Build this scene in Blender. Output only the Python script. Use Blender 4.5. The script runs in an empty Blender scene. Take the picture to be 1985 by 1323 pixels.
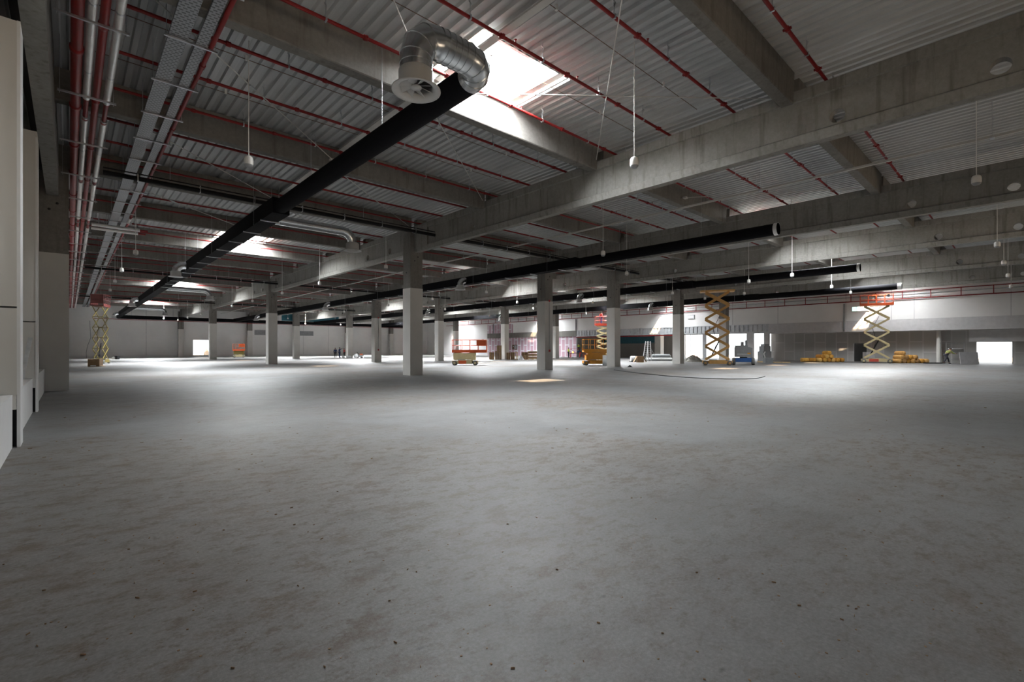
import bpy, math, random
from mathutils import Vector, Matrix
random.seed(7)
PI = math.pi
sc = bpy.context.scene
COL = sc.collection

# ------------------------------------------------------------------ camera, sky, sun, daylight
YAW = math.atan2(858.5, 930.0)
F_PX, CX, HY, H = 930.0, 992.5, 676.0, 1.62
SN, CS = math.sin(YAW), math.cos(YAW)
cd = bpy.data.cameras.new('camera')
cam = bpy.data.objects.new('camera', cd); COL.objects.link(cam)
cam.location = (0, 0, H)
cam.rotation_euler = (PI/2, 0, -YAW)
cd.sensor_fit = 'HORIZONTAL'; cd.sensor_width = 36.0
cd.lens = F_PX/1985*36.0
cd.shift_y = (HY-661.5)/1985
cd.clip_end = 500
sc.camera = cam

w = bpy.data.worlds.new('overcast_sky'); sc.world = w
w.use_nodes = True
bg = w.node_tree.nodes['Background']
bg.inputs['Color'].default_value = (0.93, 0.97, 1.0, 1)
bg.inputs['Strength'].default_value = 1.9

SUN_DIR = Vector((8.3, 6.6, -9.6))
sl = bpy.data.lights.new('sun', 'SUN'); sl.energy = 27.0; sl.angle = math.radians(1.2); sl.color = (1.0, 0.74, 0.48)
so = bpy.data.objects.new('sun', sl); COL.objects.link(so)
so.rotation_euler = SUN_DIR.to_track_quat('-Z', 'Y').to_euler()
so.location = (-40, -30, 60)

SKY_X = [9.15, 30.75, 42.15, 53.55, 66.15]          # roof windows: one per bay and per column row
SKY_Y = [10.3, 38.05, 65.8, 93.55]
SKY_W, SKY_L = 3.0, 2.2
DAYLIGHT = 3000.0
for _x in SKY_X:                                    # daylight that falls through each roof window
    for _y in SKY_Y:
        al = bpy.data.lights.new('daylight', 'AREA'); al.shape = 'RECTANGLE'
        al.size = SKY_W-.1; al.size_y = SKY_L-.1; al.energy = DAYLIGHT*(0.92 if _y < 20 else 1.7 if _y < 60 else 2.7)*(0.3 if _x > 60 else 1.0); al.color = (0.93, 0.97, 1.0)
        ao = bpy.data.objects.new('daylight', al); COL.objects.link(ao)
        ao.location = (_x, _y, 10.12)

for _x, _w in ((2.2, 5.4), (30.0, 5.4)):            # area lights added in two unseen door openings, brightening the left posts
    al = bpy.data.lights.new('daylight', 'AREA'); al.shape = 'RECTANGLE'
    al.size = _w; al.size_y = 4.1; al.energy = 800.0 if _x < 10 else 350.0; al.color = (1.0, 0.97, 0.92)
    ao = bpy.data.objects.new('daylight', al); COL.objects.link(ao)
    ao.location = (_x, -12.1, 2.1); ao.rotation_euler = (-PI/2, 0, 0)

sc.view_settings.view_transform = 'Standard'
sc.view_settings.look = 'None'
sc.view_settings.exposure = 0.62
sc.view_settings.gamma = 1.0
sc.view_settings.use_curve_mapping = False
sc.cycles.use_denoising = True
sc.cycles.max_bounces = 8
sc.cycles.diffuse_bounces = 5
sc.cycles.glossy_bounces = 3
sc.cycles.caustics_reflective = False
sc.cycles.caustics_refractive = False

# ------------------------------------------------------------------ materials
def new_mat(name):
    m = bpy.data.materials.new(name); m.use_nodes = True
    nt = m.node_tree
    return m, nt, nt.nodes['Principled BSDF']

def N(nt, typ, **kw):
    n = nt.nodes.new(typ)
    for k, v in kw.items():
        if k in n.inputs: n.inputs[k].default_value = v
        else: setattr(n, k, v)
    return n

def ramp(nt, fac, stops):
    r = nt.nodes.new('ShaderNodeValToRGB')
    while len(r.color_ramp.elements) < len(stops): r.color_ramp.elements.new(0.5)
    for e, (p, c) in zip(r.color_ramp.elements, stops):
        e.position = p; e.color = c if len(c) == 4 else (*c, 1)
    nt.links.new(fac, r.inputs['Fac'])
    return r.outputs['Color']

def mixc(nt, fac, a, b, mode='MIX'):
    n = nt.nodes.new('ShaderNodeMix'); n.data_type = 'RGBA'; n.blend_type = mode
    for sock, v in ((n.inputs[0], fac), (n.inputs[6], a), (n.inputs[7], b)):
        if isinstance(v, (float, int)): sock.default_value = v
        elif isinstance(v, tuple): sock.default_value = v if len(v) == 4 else (*v, 1)
        else: nt.links.new(v, sock)
    return n.outputs[2]

def coords(nt, scale=(1, 1, 1), rot=(0, 0, 0), kind='Object'):
    t = nt.nodes.new('ShaderNodeTexCoord'); mp = nt.nodes.new('ShaderNodeMapping')
    mp.inputs['Scale'].default_value = scale; mp.inputs['Rotation'].default_value = rot
    if kind == 'World':
        g = nt.nodes.new('ShaderNodeNewGeometry'); nt.links.new(g.outputs['Position'], mp.inputs['Vector'])
    else:
        nt.links.new(t.outputs[kind], mp.inputs['Vector'])
    return mp.outputs['Vector']

def noise(nt, vec, scale, detail=4.0, rough=0.55):
    n = N(nt, 'ShaderNodeTexNoise', Scale=scale, Detail=detail, Roughness=rough)
    nt.links.new(vec, n.inputs['Vector'])
    return n.outputs['Fac']

def bump(nt, bsdf, height, strength=0.2, dist=0.01):
    b = N(nt, 'ShaderNodeBump', Strength=strength, Distance=dist)
    nt.links.new(height, b.inputs['Height']); nt.links.new(b.outputs['Normal'], bsdf.inputs['Normal'])

def plain(name, col, rough=0.6, metal=0.0, var=0.12, scale=3.0, spec=0.5):
    m, nt, b = new_mat(name)
    v = coords(nt, kind='World')
    f = noise(nt, v, scale)
    c0 = tuple(max(0, x*(1-var)) for x in col); c1 = tuple(min(1, x*(1+var)) for x in col)
    nt.links.new(ramp(nt, f, [(0.3, c0), (0.7, c1)]), b.inputs['Base Color'])
    b.inputs['Roughness'].default_value = rough; b.inputs['Metallic'].default_value = metal
    b.inputs['Specular IOR Level'].default_value = spec
    return m

def concrete(name, c0, c1, stain, streak=True, rough=0.8):
    m, nt, b = new_mat(name)
    v = coords(nt, kind='World')
    big = noise(nt, v, 0.7, 5); fine = noise(nt, v, 9.0, 6, 0.7)
    base = ramp(nt, big, [(0.3, c0), (0.7, c1)])
    base = mixc(nt, 0.35, base, ramp(nt, fine, [(0.3, tuple(x*.75 for x in c0)), (0.7, tuple(min(1, x*1.2) for x in c1))]))
    if streak:
        sv = coords(nt, scale=(3.0, 3.0, 0.25), kind='World')
        s = noise(nt, sv, 1.6, 4, 0.6)
        base = mixc(nt, ramp(nt, s, [(0.52, (0, 0, 0)), (0.72, (0.7, 0.7, 0.7))]), base, stain)
    nt.links.new(base, b.inputs['Base Color'])
    b.inputs['Roughness'].default_value = rough
    b.inputs['Specular IOR Level'].default_value = 0.3
    bump(nt, b, fine, 0.25, 0.01)
    return m

M = {}
M['concrete'] = concrete('raw_concrete', (0.145, 0.138, 0.125), (0.215, 0.207, 0.190), (0.10, 0.088, 0.072))
M['girder'] = concrete('girder_concrete', (0.215, 0.209, 0.193), (0.295, 0.288, 0.268), (0.125, 0.112, 0.095))
M['column'] = concrete('column_concrete', (0.17, 0.162, 0.148), (0.25, 0.24, 0.222), (0.12, 0.10, 0.08))
M['paint'] = plain('pale_grey_paint', (0.68, 0.665, 0.63), 0.6, var=0.05, scale=1.0)
M['white_panel'] = plain('white_wall_panel', (0.82, 0.812, 0.80), 0.45, var=0.04, scale=0.4)
M['cream_panel'] = plain('cream_steel_panel', (0.62, 0.605, 0.57), 0.5, var=0.04, scale=0.5)
M['plinth'] = plain('white_plinth_panel', (0.72, 0.72, 0.71), 0.5, var=0.03)
M['band'] = plain('grey_plaster_band', (0.60, 0.59, 0.595), 0.7, var=0.06)
M['gypsum'] = concrete('dark_gypsum_board', (0.32, 0.31, 0.295), (0.40, 0.39, 0.37), (0.25, 0.24, 0.23), streak=False)
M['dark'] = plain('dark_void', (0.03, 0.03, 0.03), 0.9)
M['black_duct'] = plain('black_foam_insulation', (0.006, 0.006, 0.0075), 0.9, var=0.25, scale=20, spec=0.12)
M['black'] = plain('black_plastic', (0.010, 0.010, 0.011), 0.7, spec=0.2)
M['red_pipe'] = plain('red_painted_steel', (0.21, 0.010, 0.010), 0.45, var=0.15, spec=0.3)
M['steel'] = plain('galvanised_steel', (0.50, 0.52, 0.54), 0.30, 0.9, var=0.14, scale=6)
M['silver'] = plain('silver_jacket', (0.70, 0.70, 0.69), 0.28, 0.35, var=0.08, scale=5)
M['diffuser'] = plain('grey_diffuser_metal', (0.50, 0.50, 0.49), 0.5, 0.1, var=0.05)
M['white'] = plain('white_plastic', (0.75, 0.74, 0.71), 0.45, var=0.03)
M['spiral'] = plain('spiral_duct_steel', (0.60, 0.62, 0.63), 0.24, 0.95, var=0.10, scale=9)
M['rod'] = plain('zinc_rod', (0.52, 0.51, 0.48), 0.5, 0.1, var=0.05)
M['orange'] = plain('orange_machine_paint', (0.52, 0.085, 0.02), 0.4, var=0.1)
M['red_machine'] = plain('red_machine_paint', (0.45, 0.05, 0.025), 0.4, var=0.1)
M['shaded_red'] = plain('shaded_red_machine_paint', (0.075, 0.009, 0.006), 0.5, var=0.1)  # red darkened to hold the shade on the unlit raised platform
M['yellow'] = plain('yellow_machine_paint', (0.72, 0.31, 0.02), 0.4, var=0.08)
M['ochre'] = plain('ochre_machine_paint', (0.52, 0.29, 0.09), 0.5, var=0.12)
M['cream_machine'] = plain('cream_machine_paint', (0.50, 0.41, 0.22), 0.45, var=0.1)
M['olive'] = plain('shaded_olive_paint', (0.13, 0.098, 0.02), 0.5, var=0.1)  # olive paint darkened further, with the raised lift's shade in the colour
M['blue'] = plain('blue_machine_paint', (0.02, 0.10, 0.32), 0.4, var=0.1)
M['machine_grey'] = plain('grey_machine_cover', (0.27, 0.28, 0.29), 0.5, var=0.1)
M['rubber'] = plain('rubber', (0.03, 0.03, 0.03), 0.8)
M['tyre'] = plain('grey_solid_tyre', (0.13, 0.13, 0.125), 0.8)
M['cardboard'] = plain('cardboard', (0.30, 0.19, 0.105), 0.85, var=0.15)
M['wood'] = plain('pale_timber', (0.55, 0.39, 0.21), 0.75, var=0.2)
M['brown_wood'] = plain('dark_brown_board', (0.10, 0.05, 0.025), 0.7, var=0.3)
M['film'] = plain('white_plastic_film', (0.78, 0.79, 0.80), 0.35, var=0.06)
M['roll'] = plain('yellow_mineral_wool', (0.78, 0.42, 0.08), 0.9, var=0.2, scale=8)
M['roll_shaded'] = plain('shaded_mineral_wool', (0.58, 0.32, 0.10), 0.9, var=0.2, scale=8)  # yellow wool browned to carry the shade on the right heap
M['roll_light'] = plain('pale_mineral_wool', (0.90, 0.55, 0.16), 0.9, var=0.15, scale=8)
M['roll_deep'] = plain('deep_mineral_wool', (0.62, 0.30, 0.05), 0.9, var=0.2, scale=8)
M['roll_shaded_dark'] = plain('dark_shaded_mineral_wool', (0.40, 0.22, 0.08), 0.9, var=0.2, scale=8)  # deeper brown for the same shaded yellow rolls
M['skin'] = plain('skin', (0.42, 0.24, 0.17), 0.6)
M['hivis'] = plain('lime_safety_fabric', (0.50, 0.68, 0.06), 0.8, var=0.08)
M['olive_cloth'] = plain('olive_cloth', (0.30, 0.33, 0.10), 0.85)
M['navy'] = plain('navy_cloth', (0.02, 0.05, 0.17), 0.85)
M['trousers'] = plain('dark_work_trousers', (0.05, 0.05, 0.065), 0.9)
M['red_cloth'] = plain('red_cloth', (0.55, 0.05, 0.04), 0.85)
M['hair'] = plain('dark_hair', (0.03, 0.022, 0.016), 0.8)
M['rubble'] = concrete('rubble', (0.22, 0.21, 0.19), (0.42, 0.41, 0.38), (0.2, 0.18, 0.15), streak=False)
M['soil'] = plain('brown_soil', (0.22, 0.14, 0.08), 0.95, var=0.4)
M['soil_light'] = plain('dry_soil', (0.42, 0.33, 0.25), 0.95, var=0.3)
M['teal'] = plain('teal_paint', (0.02, 0.14, 0.19), 0.5)
M['stud'] = plain('galvanised_stud', (0.55, 0.57, 0.59), 0.45, 0.5)
M['ground'] = plain('outdoor_ground', (0.55, 0.53, 0.50), 0.9)
M['alarm'] = plain('alarm_red', (0.5, 0.02, 0.02), 0.4)
M['rust_line'] = plain('brown_cable', (0.16, 0.09, 0.06), 0.7)

def floor_mat():
    m, nt, b = new_mat('power_floated_concrete')
    v = coords(nt, kind='World')
    big = noise(nt, v, 0.16, 4, 0.6)
    col = ramp(nt, big, [(0.30, (0.190, 0.182, 0.172)), (0.5, (0.240, 0.240, 0.242)), (0.70, (0.298, 0.300, 0.306))])
    mid = noise(nt, v, 0.9, 8, 0.75)
    col = mixc(nt, 0.42, col, ramp(nt, mid, [(0.32, (0.130, 0.120, 0.109)), (0.48, (0.240, 0.235, 0.229)), (0.70, (0.375, 0.370, 0.362))]))
    blot = noise(nt, coords(nt, scale=(1.0, 1.0, 1), rot=(0, 0, 0.5), kind='World'), 2.6, 8, 0.8)
    col = mixc(nt, 0.20, col, ramp(nt, blot, [(0.36, (0.095, 0.086, 0.076)), (0.5, (0.245, 0.242, 0.238)), (0.65, (0.41, 0.405, 0.395))]))
    # dried mud: brown smears dragged along the driving direction
    area0 = noise(nt, v, 0.17, 3, 0.6)
    gd = N(nt, 'ShaderNodeVectorMath', operation='DISTANCE'); g_ = nt.nodes.new('ShaderNodeNewGeometry')
    nt.links.new(g_.outputs['Position'], gd.inputs[0]); gd.inputs[1].default_value = (0.8, 4.5, 0)
    mr = N(nt, 'ShaderNodeMapRange'); mr.inputs['From Min'].default_value = 1.5; mr.inputs['From Max'].default_value = 8.0
    mr.inputs['To Min'].default_value = 0.12; mr.inputs['To Max'].default_value = -0.02
    nt.links.new(gd.outputs['Value'], mr.inputs['Value'])
    ad = N(nt, 'ShaderNodeMath', operation='ADD'); nt.links.new(area0, ad.inputs[0]); nt.links.new(mr.outputs[0], ad.inputs[1])
    area = ad.outputs[0]
    col = mixc(nt, ramp(nt, area, [(0.40, (0, 0, 0)), (0.64, (0.55, 0.55, 0.55))]), col, (0.215, 0.182, 0.145))
    def smear(scale, rot, ns, lo, hi, c, alo, ahi, amt):
        nonlocal col
        st = noise(nt, coords(nt, scale=scale, rot=(0, 0, rot), kind='World'), ns, 8, 0.75)
        k = N(nt, 'ShaderNodeMath', operation='MULTIPLY')
        nt.links.new(ramp(nt, st, [(lo, (0, 0, 0)), (hi, (1, 1, 1))]), k.inputs[0])
        nt.links.new(ramp(nt, area, [(alo, (0, 0, 0)), (ahi, (amt, amt, amt))]), k.inputs[1])
        col = mixc(nt, k.outputs[0], col, c)
    smear((0.9, 1.5, 1), 0.75, 2.3, 0.51, 0.62, (0.125, 0.074, 0.034), 0.42, 0.58, 1.0)
    smear((1, 1.3, 1), 0.2, 5.5, 0.53, 0.62, (0.110, 0.064, 0.030), 0.42, 0.58, 1.0)
    smear((1.0, 2.0, 1), 0.95, 5.0, 0.53, 0.63, (0.115, 0.078, 0.046), 0.30, 0.50, 0.75)
    smear((0.6, 1.8, 1), -0.5, 1.5, 0.53, 0.66, (0.120, 0.110, 0.10), 0.62, 0.48, 0.4)
    # dark specks and chips
    vo = N(nt, 'ShaderNodeTexVoronoi', Scale=2.2); nt.links.new(coords(nt, scale=(1, 1.8, 1), rot=(0, 0, 0.5), kind='World'), vo.inputs['Vector'])
    col = mixc(nt, ramp(nt, vo.outputs['Distance'], [(0.025, (0.85, 0.85, 0.85)), (0.075, (0, 0, 0))]), col, (0.06, 0.058, 0.046))
    vo2 = N(nt, 'ShaderNodeTexVoronoi', Scale=5.0); nt.links.new(v, vo2.inputs['Vector'])
    col = mixc(nt, ramp(nt, vo2.outputs['Distance'], [(0.02, (0.6, 0.6, 0.6)), (0.05, (0, 0, 0))]), col, (0.08, 0.07, 0.06))
    # pale scratches and darker trowel marks
    for sc_, rt, lo, hi, am, c in (((0.10, 6.0, 1), -0.55, 0.62, 0.74, 0.16, (0.36, 0.355, 0.35)), ((0.12, 5.0, 1), 0.25, 0.63, 0.74, 0.14, (0.36, 0.355, 0.35)), ((0.2, 7.0, 1), 0.9, 0.60, 0.74, 0.22, (0.145, 0.13, 0.115)), ((0.25, 6.0, 1), -0.2, 0.60, 0.75, 0.22, (0.15, 0.135, 0.12))):
        wv = N(nt, 'ShaderNodeTexNoise', Scale=1.0, Detail=3.0); nt.links.new(coords(nt, scale=sc_, rot=(0, 0, rt), kind='World'), wv.inputs['Vector'])
        col = mixc(nt, ramp(nt, wv.outputs['Fac'], [(lo, (0, 0, 0)), (hi, (am, am, am))]), col, c)
    grain = noise(nt, v, 38, 5, 0.8)
    col = mixc(nt, 0.30, col, ramp(nt, grain, [(0.35, (0.09, 0.085, 0.078)), (0.5, (0.23, 0.226, 0.22)), (0.65, (0.40, 0.395, 0.385))]))
    col = mixc(nt, 1.0, col, (0.71, 0.72, 0.735), 'MULTIPLY')
    nt.links.new(col, b.inputs['Base Color'])
    nt.links.new(ramp(nt, mid, [(0.3, (0.42, 0.42, 0.42)), (0.7, (0.62, 0.62, 0.62))]), b.inputs['Roughness'])
    b.inputs['Specular IOR Level'].default_value = 0.4
    fine = noise(nt, v, 16, 7, 0.75)
    bump(nt, b, fine, 0.35, 0.012)
    return m
M['floor'] = floor_mat()

def deck_mat():
    m, nt, b = new_mat('galvanised_roof_deck')
    v = coords(nt, kind='World')
    f = noise(nt, v, 0.5, 3)
    s = noise(nt, coords(nt, scale=(3.3, 0.15, 1), kind='World'), 2.0, 3)
    c = mixc(nt, 0.5, ramp(nt, f, [(0.3, (0.47, 0.48, 0.48)), (0.7, (0.58, 0.59, 0.59))]), ramp(nt, s, [(0.3, (0.38, 0.39, 0.39)), (0.7, (0.58, 0.59, 0.59))]))
    nt.links.new(c, b.inputs['Base Color'])
    b.inputs['Metallic'].default_value = 0.1; b.inputs['Roughness'].default_value = 0.45
    return m
M['deck'] = deck_mat()

def board_mat(name, board, joint, w=1.2, h=2.4, mortar=0.06):
    m, nt, b = new_mat(name)
    br = N(nt, 'ShaderNodeTexBrick', Scale=1.0)
    br.offset = 0.5; br.inputs['Brick Width'].default_value = h; br.inputs['Row Height'].default_value = w
    br.inputs['Mortar Size'].default_value = mortar*2.2; br.inputs['Mortar Smooth'].default_value = 0.1
    br.inputs['Color1'].default_value = (*board, 1); br.inputs['Color2'].default_value = (*[x*.86 for x in board], 1)
    br.inputs['Mortar'].default_value = (*joint, 1)
    t = nt.nodes.new('ShaderNodeNewGeometry'); sp = nt.nodes.new('ShaderNodeSeparateXYZ'); cb = nt.nodes.new('ShaderNodeCombineXYZ')
    nt.links.new(t.outputs['Position'], sp.inputs[0])
    nt.links.new(sp.outputs['Z'], cb.inputs[0]); nt.links.new(sp.outputs['Y'], cb.inputs[1])
    nt.links.new(cb.outputs[0], br.inputs['Vector'])
    nt.links.new(br.outputs['Color'], b.inputs['Base Color'])
    b.inputs['Roughness'].default_value = 0.75
    return m
M['pink'] = board_mat('pink_fire_board', (0.52, 0.34, 0.40), (0.66, 0.66, 0.70), w=0.95, h=2.3, mortar=0.05)
M['grey_board'] = board_mat('taped_grey_board', (0.46, 0.45, 0.435), (0.53, 0.52, 0.51), mortar=0.03)

def perforated():
    m, nt, b = new_mat('perforated_cable_tray')
    br = N(nt, 'ShaderNodeTexBrick', Scale=1.0)
    br.inputs['Mortar Size'].default_value = 0.022; br.inputs['Brick Width'].default_value = 0.115; br.inputs['Row Height'].default_value = 0.085
    br.inputs['Color1'].default_value = (0.10, 0.105, 0.11, 1); br.inputs['Color2'].default_value = (0.13, 0.135, 0.14, 1); br.inputs['Mortar'].default_value = (0.30, 0.31, 0.325, 1)
    nt.links.new(coords(nt, kind='World'), br.inputs['Vector'])
    nt.links.new(br.outputs['Color'], b.inputs['Base Color'])
    b.inputs['Metallic'].default_value = 0.4; b.inputs['Roughness'].default_value = 0.45
    return m
M['tray'] = perforated()

def glass_mat():
    m, nt, b = new_mat('roof_window_glazing')
    out = nt.nodes['Material Output']
    tr = N(nt, 'ShaderNodeBsdfTransparent'); gl = N(nt, 'ShaderNodeBsdfGlossy', Roughness=0.05)
    mx = N(nt, 'ShaderNodeMixShader'); mx.inputs[0].default_value = 0.06
    nt.links.new(tr.outputs[0], mx.inputs[1]); nt.links.new(gl.outputs[0], mx.inputs[2]); nt.links.new(mx.outputs[0], out.inputs['Surface'])
    return m
M['glass'] = glass_mat()

def lamp_mat(name, col, s):
    m, nt, b = new_mat(name)
    b.inputs['Base Color'].default_value = (*col, 1)
    b.inputs['Emission Color'].default_value = (*col, 1); b.inputs['Emission Strength'].default_value = s
    return m
M['sign_lit'] = lamp_mat('lit_sign_face', (0.95, 1.0, 0.97), 1.6)
M['sign_green'] = lamp_mat('lit_sign_green', (0.55, 0.85, 0.75), 1.0)
M['flame'] = lamp_mat('work_lamp', (1.0, 0.45, 0.06), 3.0)

# ------------------------------------------------------------------ mesh building
class MB:
    def __init__(s): s.v = []; s.f = []; s.sm = []; s.mi = []; s.cur = 0
    def add(s, vs, fs, smooth=False):
        b = len(s.v); s.v += [tuple(v) for v in vs]
        for f in fs: s.f.append([b+i for i in f]); s.sm.append(smooth); s.mi.append(s.cur)
        return s
    def box(s, x0, x1, y0, y1, z0, z1, T=None):
        vs = [Vector((x, y, z)) for z in (z0, z1) for y in (y0, y1) for x in (x0, x1)]
        if T is not None: vs = [T @ v for v in vs]
        return s.add(vs, [(0, 2, 3, 1), (4, 5, 7, 6), (0, 1, 5, 4), (2, 6, 7, 3), (0, 4, 6, 2), (1, 3, 7, 5)])
    def bar(s, p0, p1, w, h):
        p0, p1 = Vector(p0), Vector(p1); d = (p1-p0); L = d.length; d.normalize()
        up = Vector((0, 0, 1)) if abs(d.z) < 0.95 else Vector((1, 0, 0))
        sx = d.cross(up).normalized(); uy = sx.cross(d)
        T = Matrix.Translation(p0) @ Matrix((sx, d, uy)).transposed().to_4x4()
        return s.box(-w/2, w/2, 0, L, -h/2, h/2, T)
    def tube(s, pts, r, seg=12, caps=True, rr=None):
        pts = [Vector(p) for p in pts]; n = len(pts); rings = []
        t0 = (pts[1]-pts[0]).normalized()
        u = t0.orthogonal().normalized()
        for i, p in enumerate(pts):
            if i == 0: t = t0
            elif i == n-1: t = (pts[-1]-pts[-2]).normalized()
            else: t = ((pts[i]-pts[i-1]).normalized()+(pts[i+1]-pts[i]).normalized()).normalized()
            u = (u - t*u.dot(t)).normalized(); v = t.cross(u)
            k = rr[i] if rr else r
            if 0 < i < n-1:
                c = max(0.5, (pts[i]-pts[i-1]).normalized().dot(t))
            else: c = 1.0
            bend = None
            if 0 < i < n-1 and c < 0.9999:
                a = (pts[i]-pts[i-1]).normalized(); bb = (pts[i+1]-pts[i]).normalized()
                bend = (bb-a)
                bend = bend.normalized() if bend.length > 1e-6 else None
            ring = []
            for j in range(seg):
                th = 2*PI*j/seg; o = u*math.cos(th)+v*math.sin(th)
                if bend is not None: o = o + bend*(o.dot(bend))*(1/c-1)
                ring.append(p+o*k)
            rings.append(ring)
        vs = [q for ring in rings for q in ring]; fs = []
        for i in range(n-1):
            for j in range(seg):
                a = i*seg+j; b = i*seg+(j+1) % seg
                fs.append((a, b, b+seg, a+seg))
        s.add(vs, fs, True)
        if caps:
            s.add(rings[0], [tuple(range(seg))[::-1]]); s.add(rings[-1], [tuple(range(seg))])
        return s
    def lathe(s, prof, seg=24, T=None, smooth=True):
        vs = []
        for r, z in prof:
            for j in range(seg):
                a = 2*PI*j/seg; v = Vector((r*math.cos(a), r*math.sin(a), z)); vs.append(T @ v if T is not None else v)
        fs = []
        for i in range(len(prof)-1):
            for j in range(seg):
                a = i*seg+j; b = i*seg+(j+1) % seg; fs.append((a, b, b+seg, a+seg))
        return s.add(vs, fs, smooth)
    def ball(s, c, r, seg=14, rings=9, sq=(1, 1, 1)):
        prof = [(max(1e-4, r*math.sin(PI*i/rings)), -r*math.cos(PI*i/rings)) for i in range(rings+1)]
        T = Matrix.Translation(Vector(c)) @ Matrix.Diagonal((*sq, 1))
        return s.lathe(prof, seg, T)
    def mesh(s, name, mats):
        me = bpy.data.meshes.new(name); me.from_pydata(s.v, [], s.f); me.update()
        for m in (mats if isinstance(mats, (list, tuple)) else [mats]): me.materials.append(m)
        me.polygons.foreach_set('use_smooth', s.sm); me.polygons.foreach_set('material_index', s.mi)
        return me
    def build(s, name, mats, parent=None, loc=None, rotz=0):
        o = bpy.data.objects.new(name, s.mesh(name, mats)); COL.objects.link(o)
        if parent is not None: o.parent = parent
        if loc is not None: o.location = loc
        if rotz: o.rotation_euler.z = rotz
        return o

def tag(o, label=None, cat=None, group=None, kind=None):
    for k, v in (('label', label), ('category', cat), ('group', group), ('kind', kind)):
        if v: o[k] = v
    return o
def thing(name, label, cat, loc=(0, 0, 0), rotz=0, group=None):
    o = bpy.data.objects.new(name, None); COL.objects.link(o)
    o.empty_display_size = 0.1; o.location = loc; o.rotation_euler = (0, 0, rotz)
    return tag(o, label, cat, group)
def structure(o): o['kind'] = 'structure'; return o
KIDS = {}
def dup(root, loc, rotz=0, label=None, group=None):
    kids = {}
    for o in bpy.data.objects:
        if o.parent is not None: kids.setdefault(o.parent.name, []).append(o)
    r = root.copy(); COL.objects.link(r); r.location = loc; r.rotation_euler = (0, 0, rotz)
    if label: r['label'] = label
    if group: r['group'] = group
    for c0 in kids.get(root.name, []):
        c = c0.copy(); COL.objects.link(c); c.parent = r
        for g0 in kids.get(c0.name, []):
            g = g0.copy(); COL.objects.link(g); g.parent = c
    return r
_ones = 'zeroth first second third fourth fifth sixth seventh eighth ninth tenth eleventh twelfth thirteenth fourteenth fifteenth sixteenth seventeenth eighteenth nineteenth'.split()
_tens = {20: 'twent', 30: 'thirt', 40: 'fort', 50: 'fift', 60: 'sixt', 70: 'sevent'}
def nth(n):
    if n < 20: return _ones[n]
    t = n//10*10
    return _tens[t]+'ieth' if n == t else _tens[t]+'y-'+_ones[n-t]
def ray(px):
    r = (px-CX)/F_PX; return SN+r*CS, CS-r*SN
def on_plane(px, py, z=0.0):                # a point of the place at height z, seen at a pixel
    d = (z-H)*F_PX/(HY-py); a, b = ray(px); return a*d, b*d
def at_depth(px, d):
    a, b = ray(px); return a*d, b*d
def px_of(X, Y, Z=0):
    d = X*SN+Y*CS; return CX+F_PX*(X*CS-Y*SN)/d
FACE = -YAW                                  # parallel to the picture plane

# ------------------------------------------------------------------ the setting
GX = [15.4, 27.1, 36.1, 47.8, 59.0]          # column lines
ROWS = [25.6, 53.35, 81.1, 108.4]            # column rows
XR, YB = 70.0, 109.2
Z_DECK = 9.5
structure(MB().box(-2.2, 84, -13, 112, -0.3, 0).build('floor', M['floor']))
structure(MB().box(-60, 150, -60, 170, -0.5, -0.31).build('ground', M['ground']))

# roof deck: trapezoidal sheet, ribs running along Y, holes under the roof windows
mb = MB(); P = 0.30
prof = [(0.0, 0.0), (0.115, 0.0), (0.15, 0.075), (0.265, 0.075), (0.30, 0.0)]
holes_x = [(x-SKY_W/2, x+SKY_W/2) for x in SKY_X]
i0 = int(-2.4/P); i1 = int(72/P)
for i in range(i0, i1):
    x = i*P; inside = any(a-1e-3 <= x+.15 <= b+1e-3 for a, b in holes_x)
    if inside:
        ys = [-12.2]
        for y in SKY_Y: ys += [y-SKY_L/2, y+SKY_L/2]
        ys.append(110.0); spans = [(ys[k], ys[k+1]) for k in range(0, len(ys), 2)]
    else: spans = [(-12.2, 110.0)]
    for (ya, yb) in spans:
        vs = [(x+px, y, Z_DECK+pz) for y in (ya, yb) for px, pz in prof]
        n = len(prof); mb.add(vs, [(k, k+1, k+1+n, k+n) for k in range(n-1)])
deck = structure(mb.build('ceiling', M['deck']))

# roof windows
n = 0
for x in SKY_X:
    for y in SKY_Y:
        n += 1
        r = thing('window_%d' % n, None, None, (x, y, Z_DECK)); structure(r)
        mb = MB(); a, b, t = SKY_W/2, SKY_L/2, .05
        for (X0, X1, Y0, Y1) in ((-a-t, a+t, -b-t, -b), (-a-t, a+t, b, b+t), (-a-t, -a, -b, b), (a, a+t, -b, b)):
            mb.box(X0, X1, Y0, Y1, 0.0, 0.5)
        mb.build('curb', M['white'], r)
        MB().box(-a, a, -b, b, 0.52, 0.53).build('pane', M['glass'], r)
        mb = MB()
        mb.box(-a, a, -b, -b+.05, 0.42, 0.5).box(-a, a, b-.05, b, .42, .5).box(a-.28, a-.05, -b+.05, b-.05, .06, .10)
        mb.box(-a+.1, -a+.16, -b+.05, b-.05, .42, .5)
        mb.build('glazing_bar', M['white'], r)
        if y < 40:
            MB().box(-.9, .9, -b+.42, -b+.55, .40, .50).build('opener', M['steel'], r)

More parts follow.
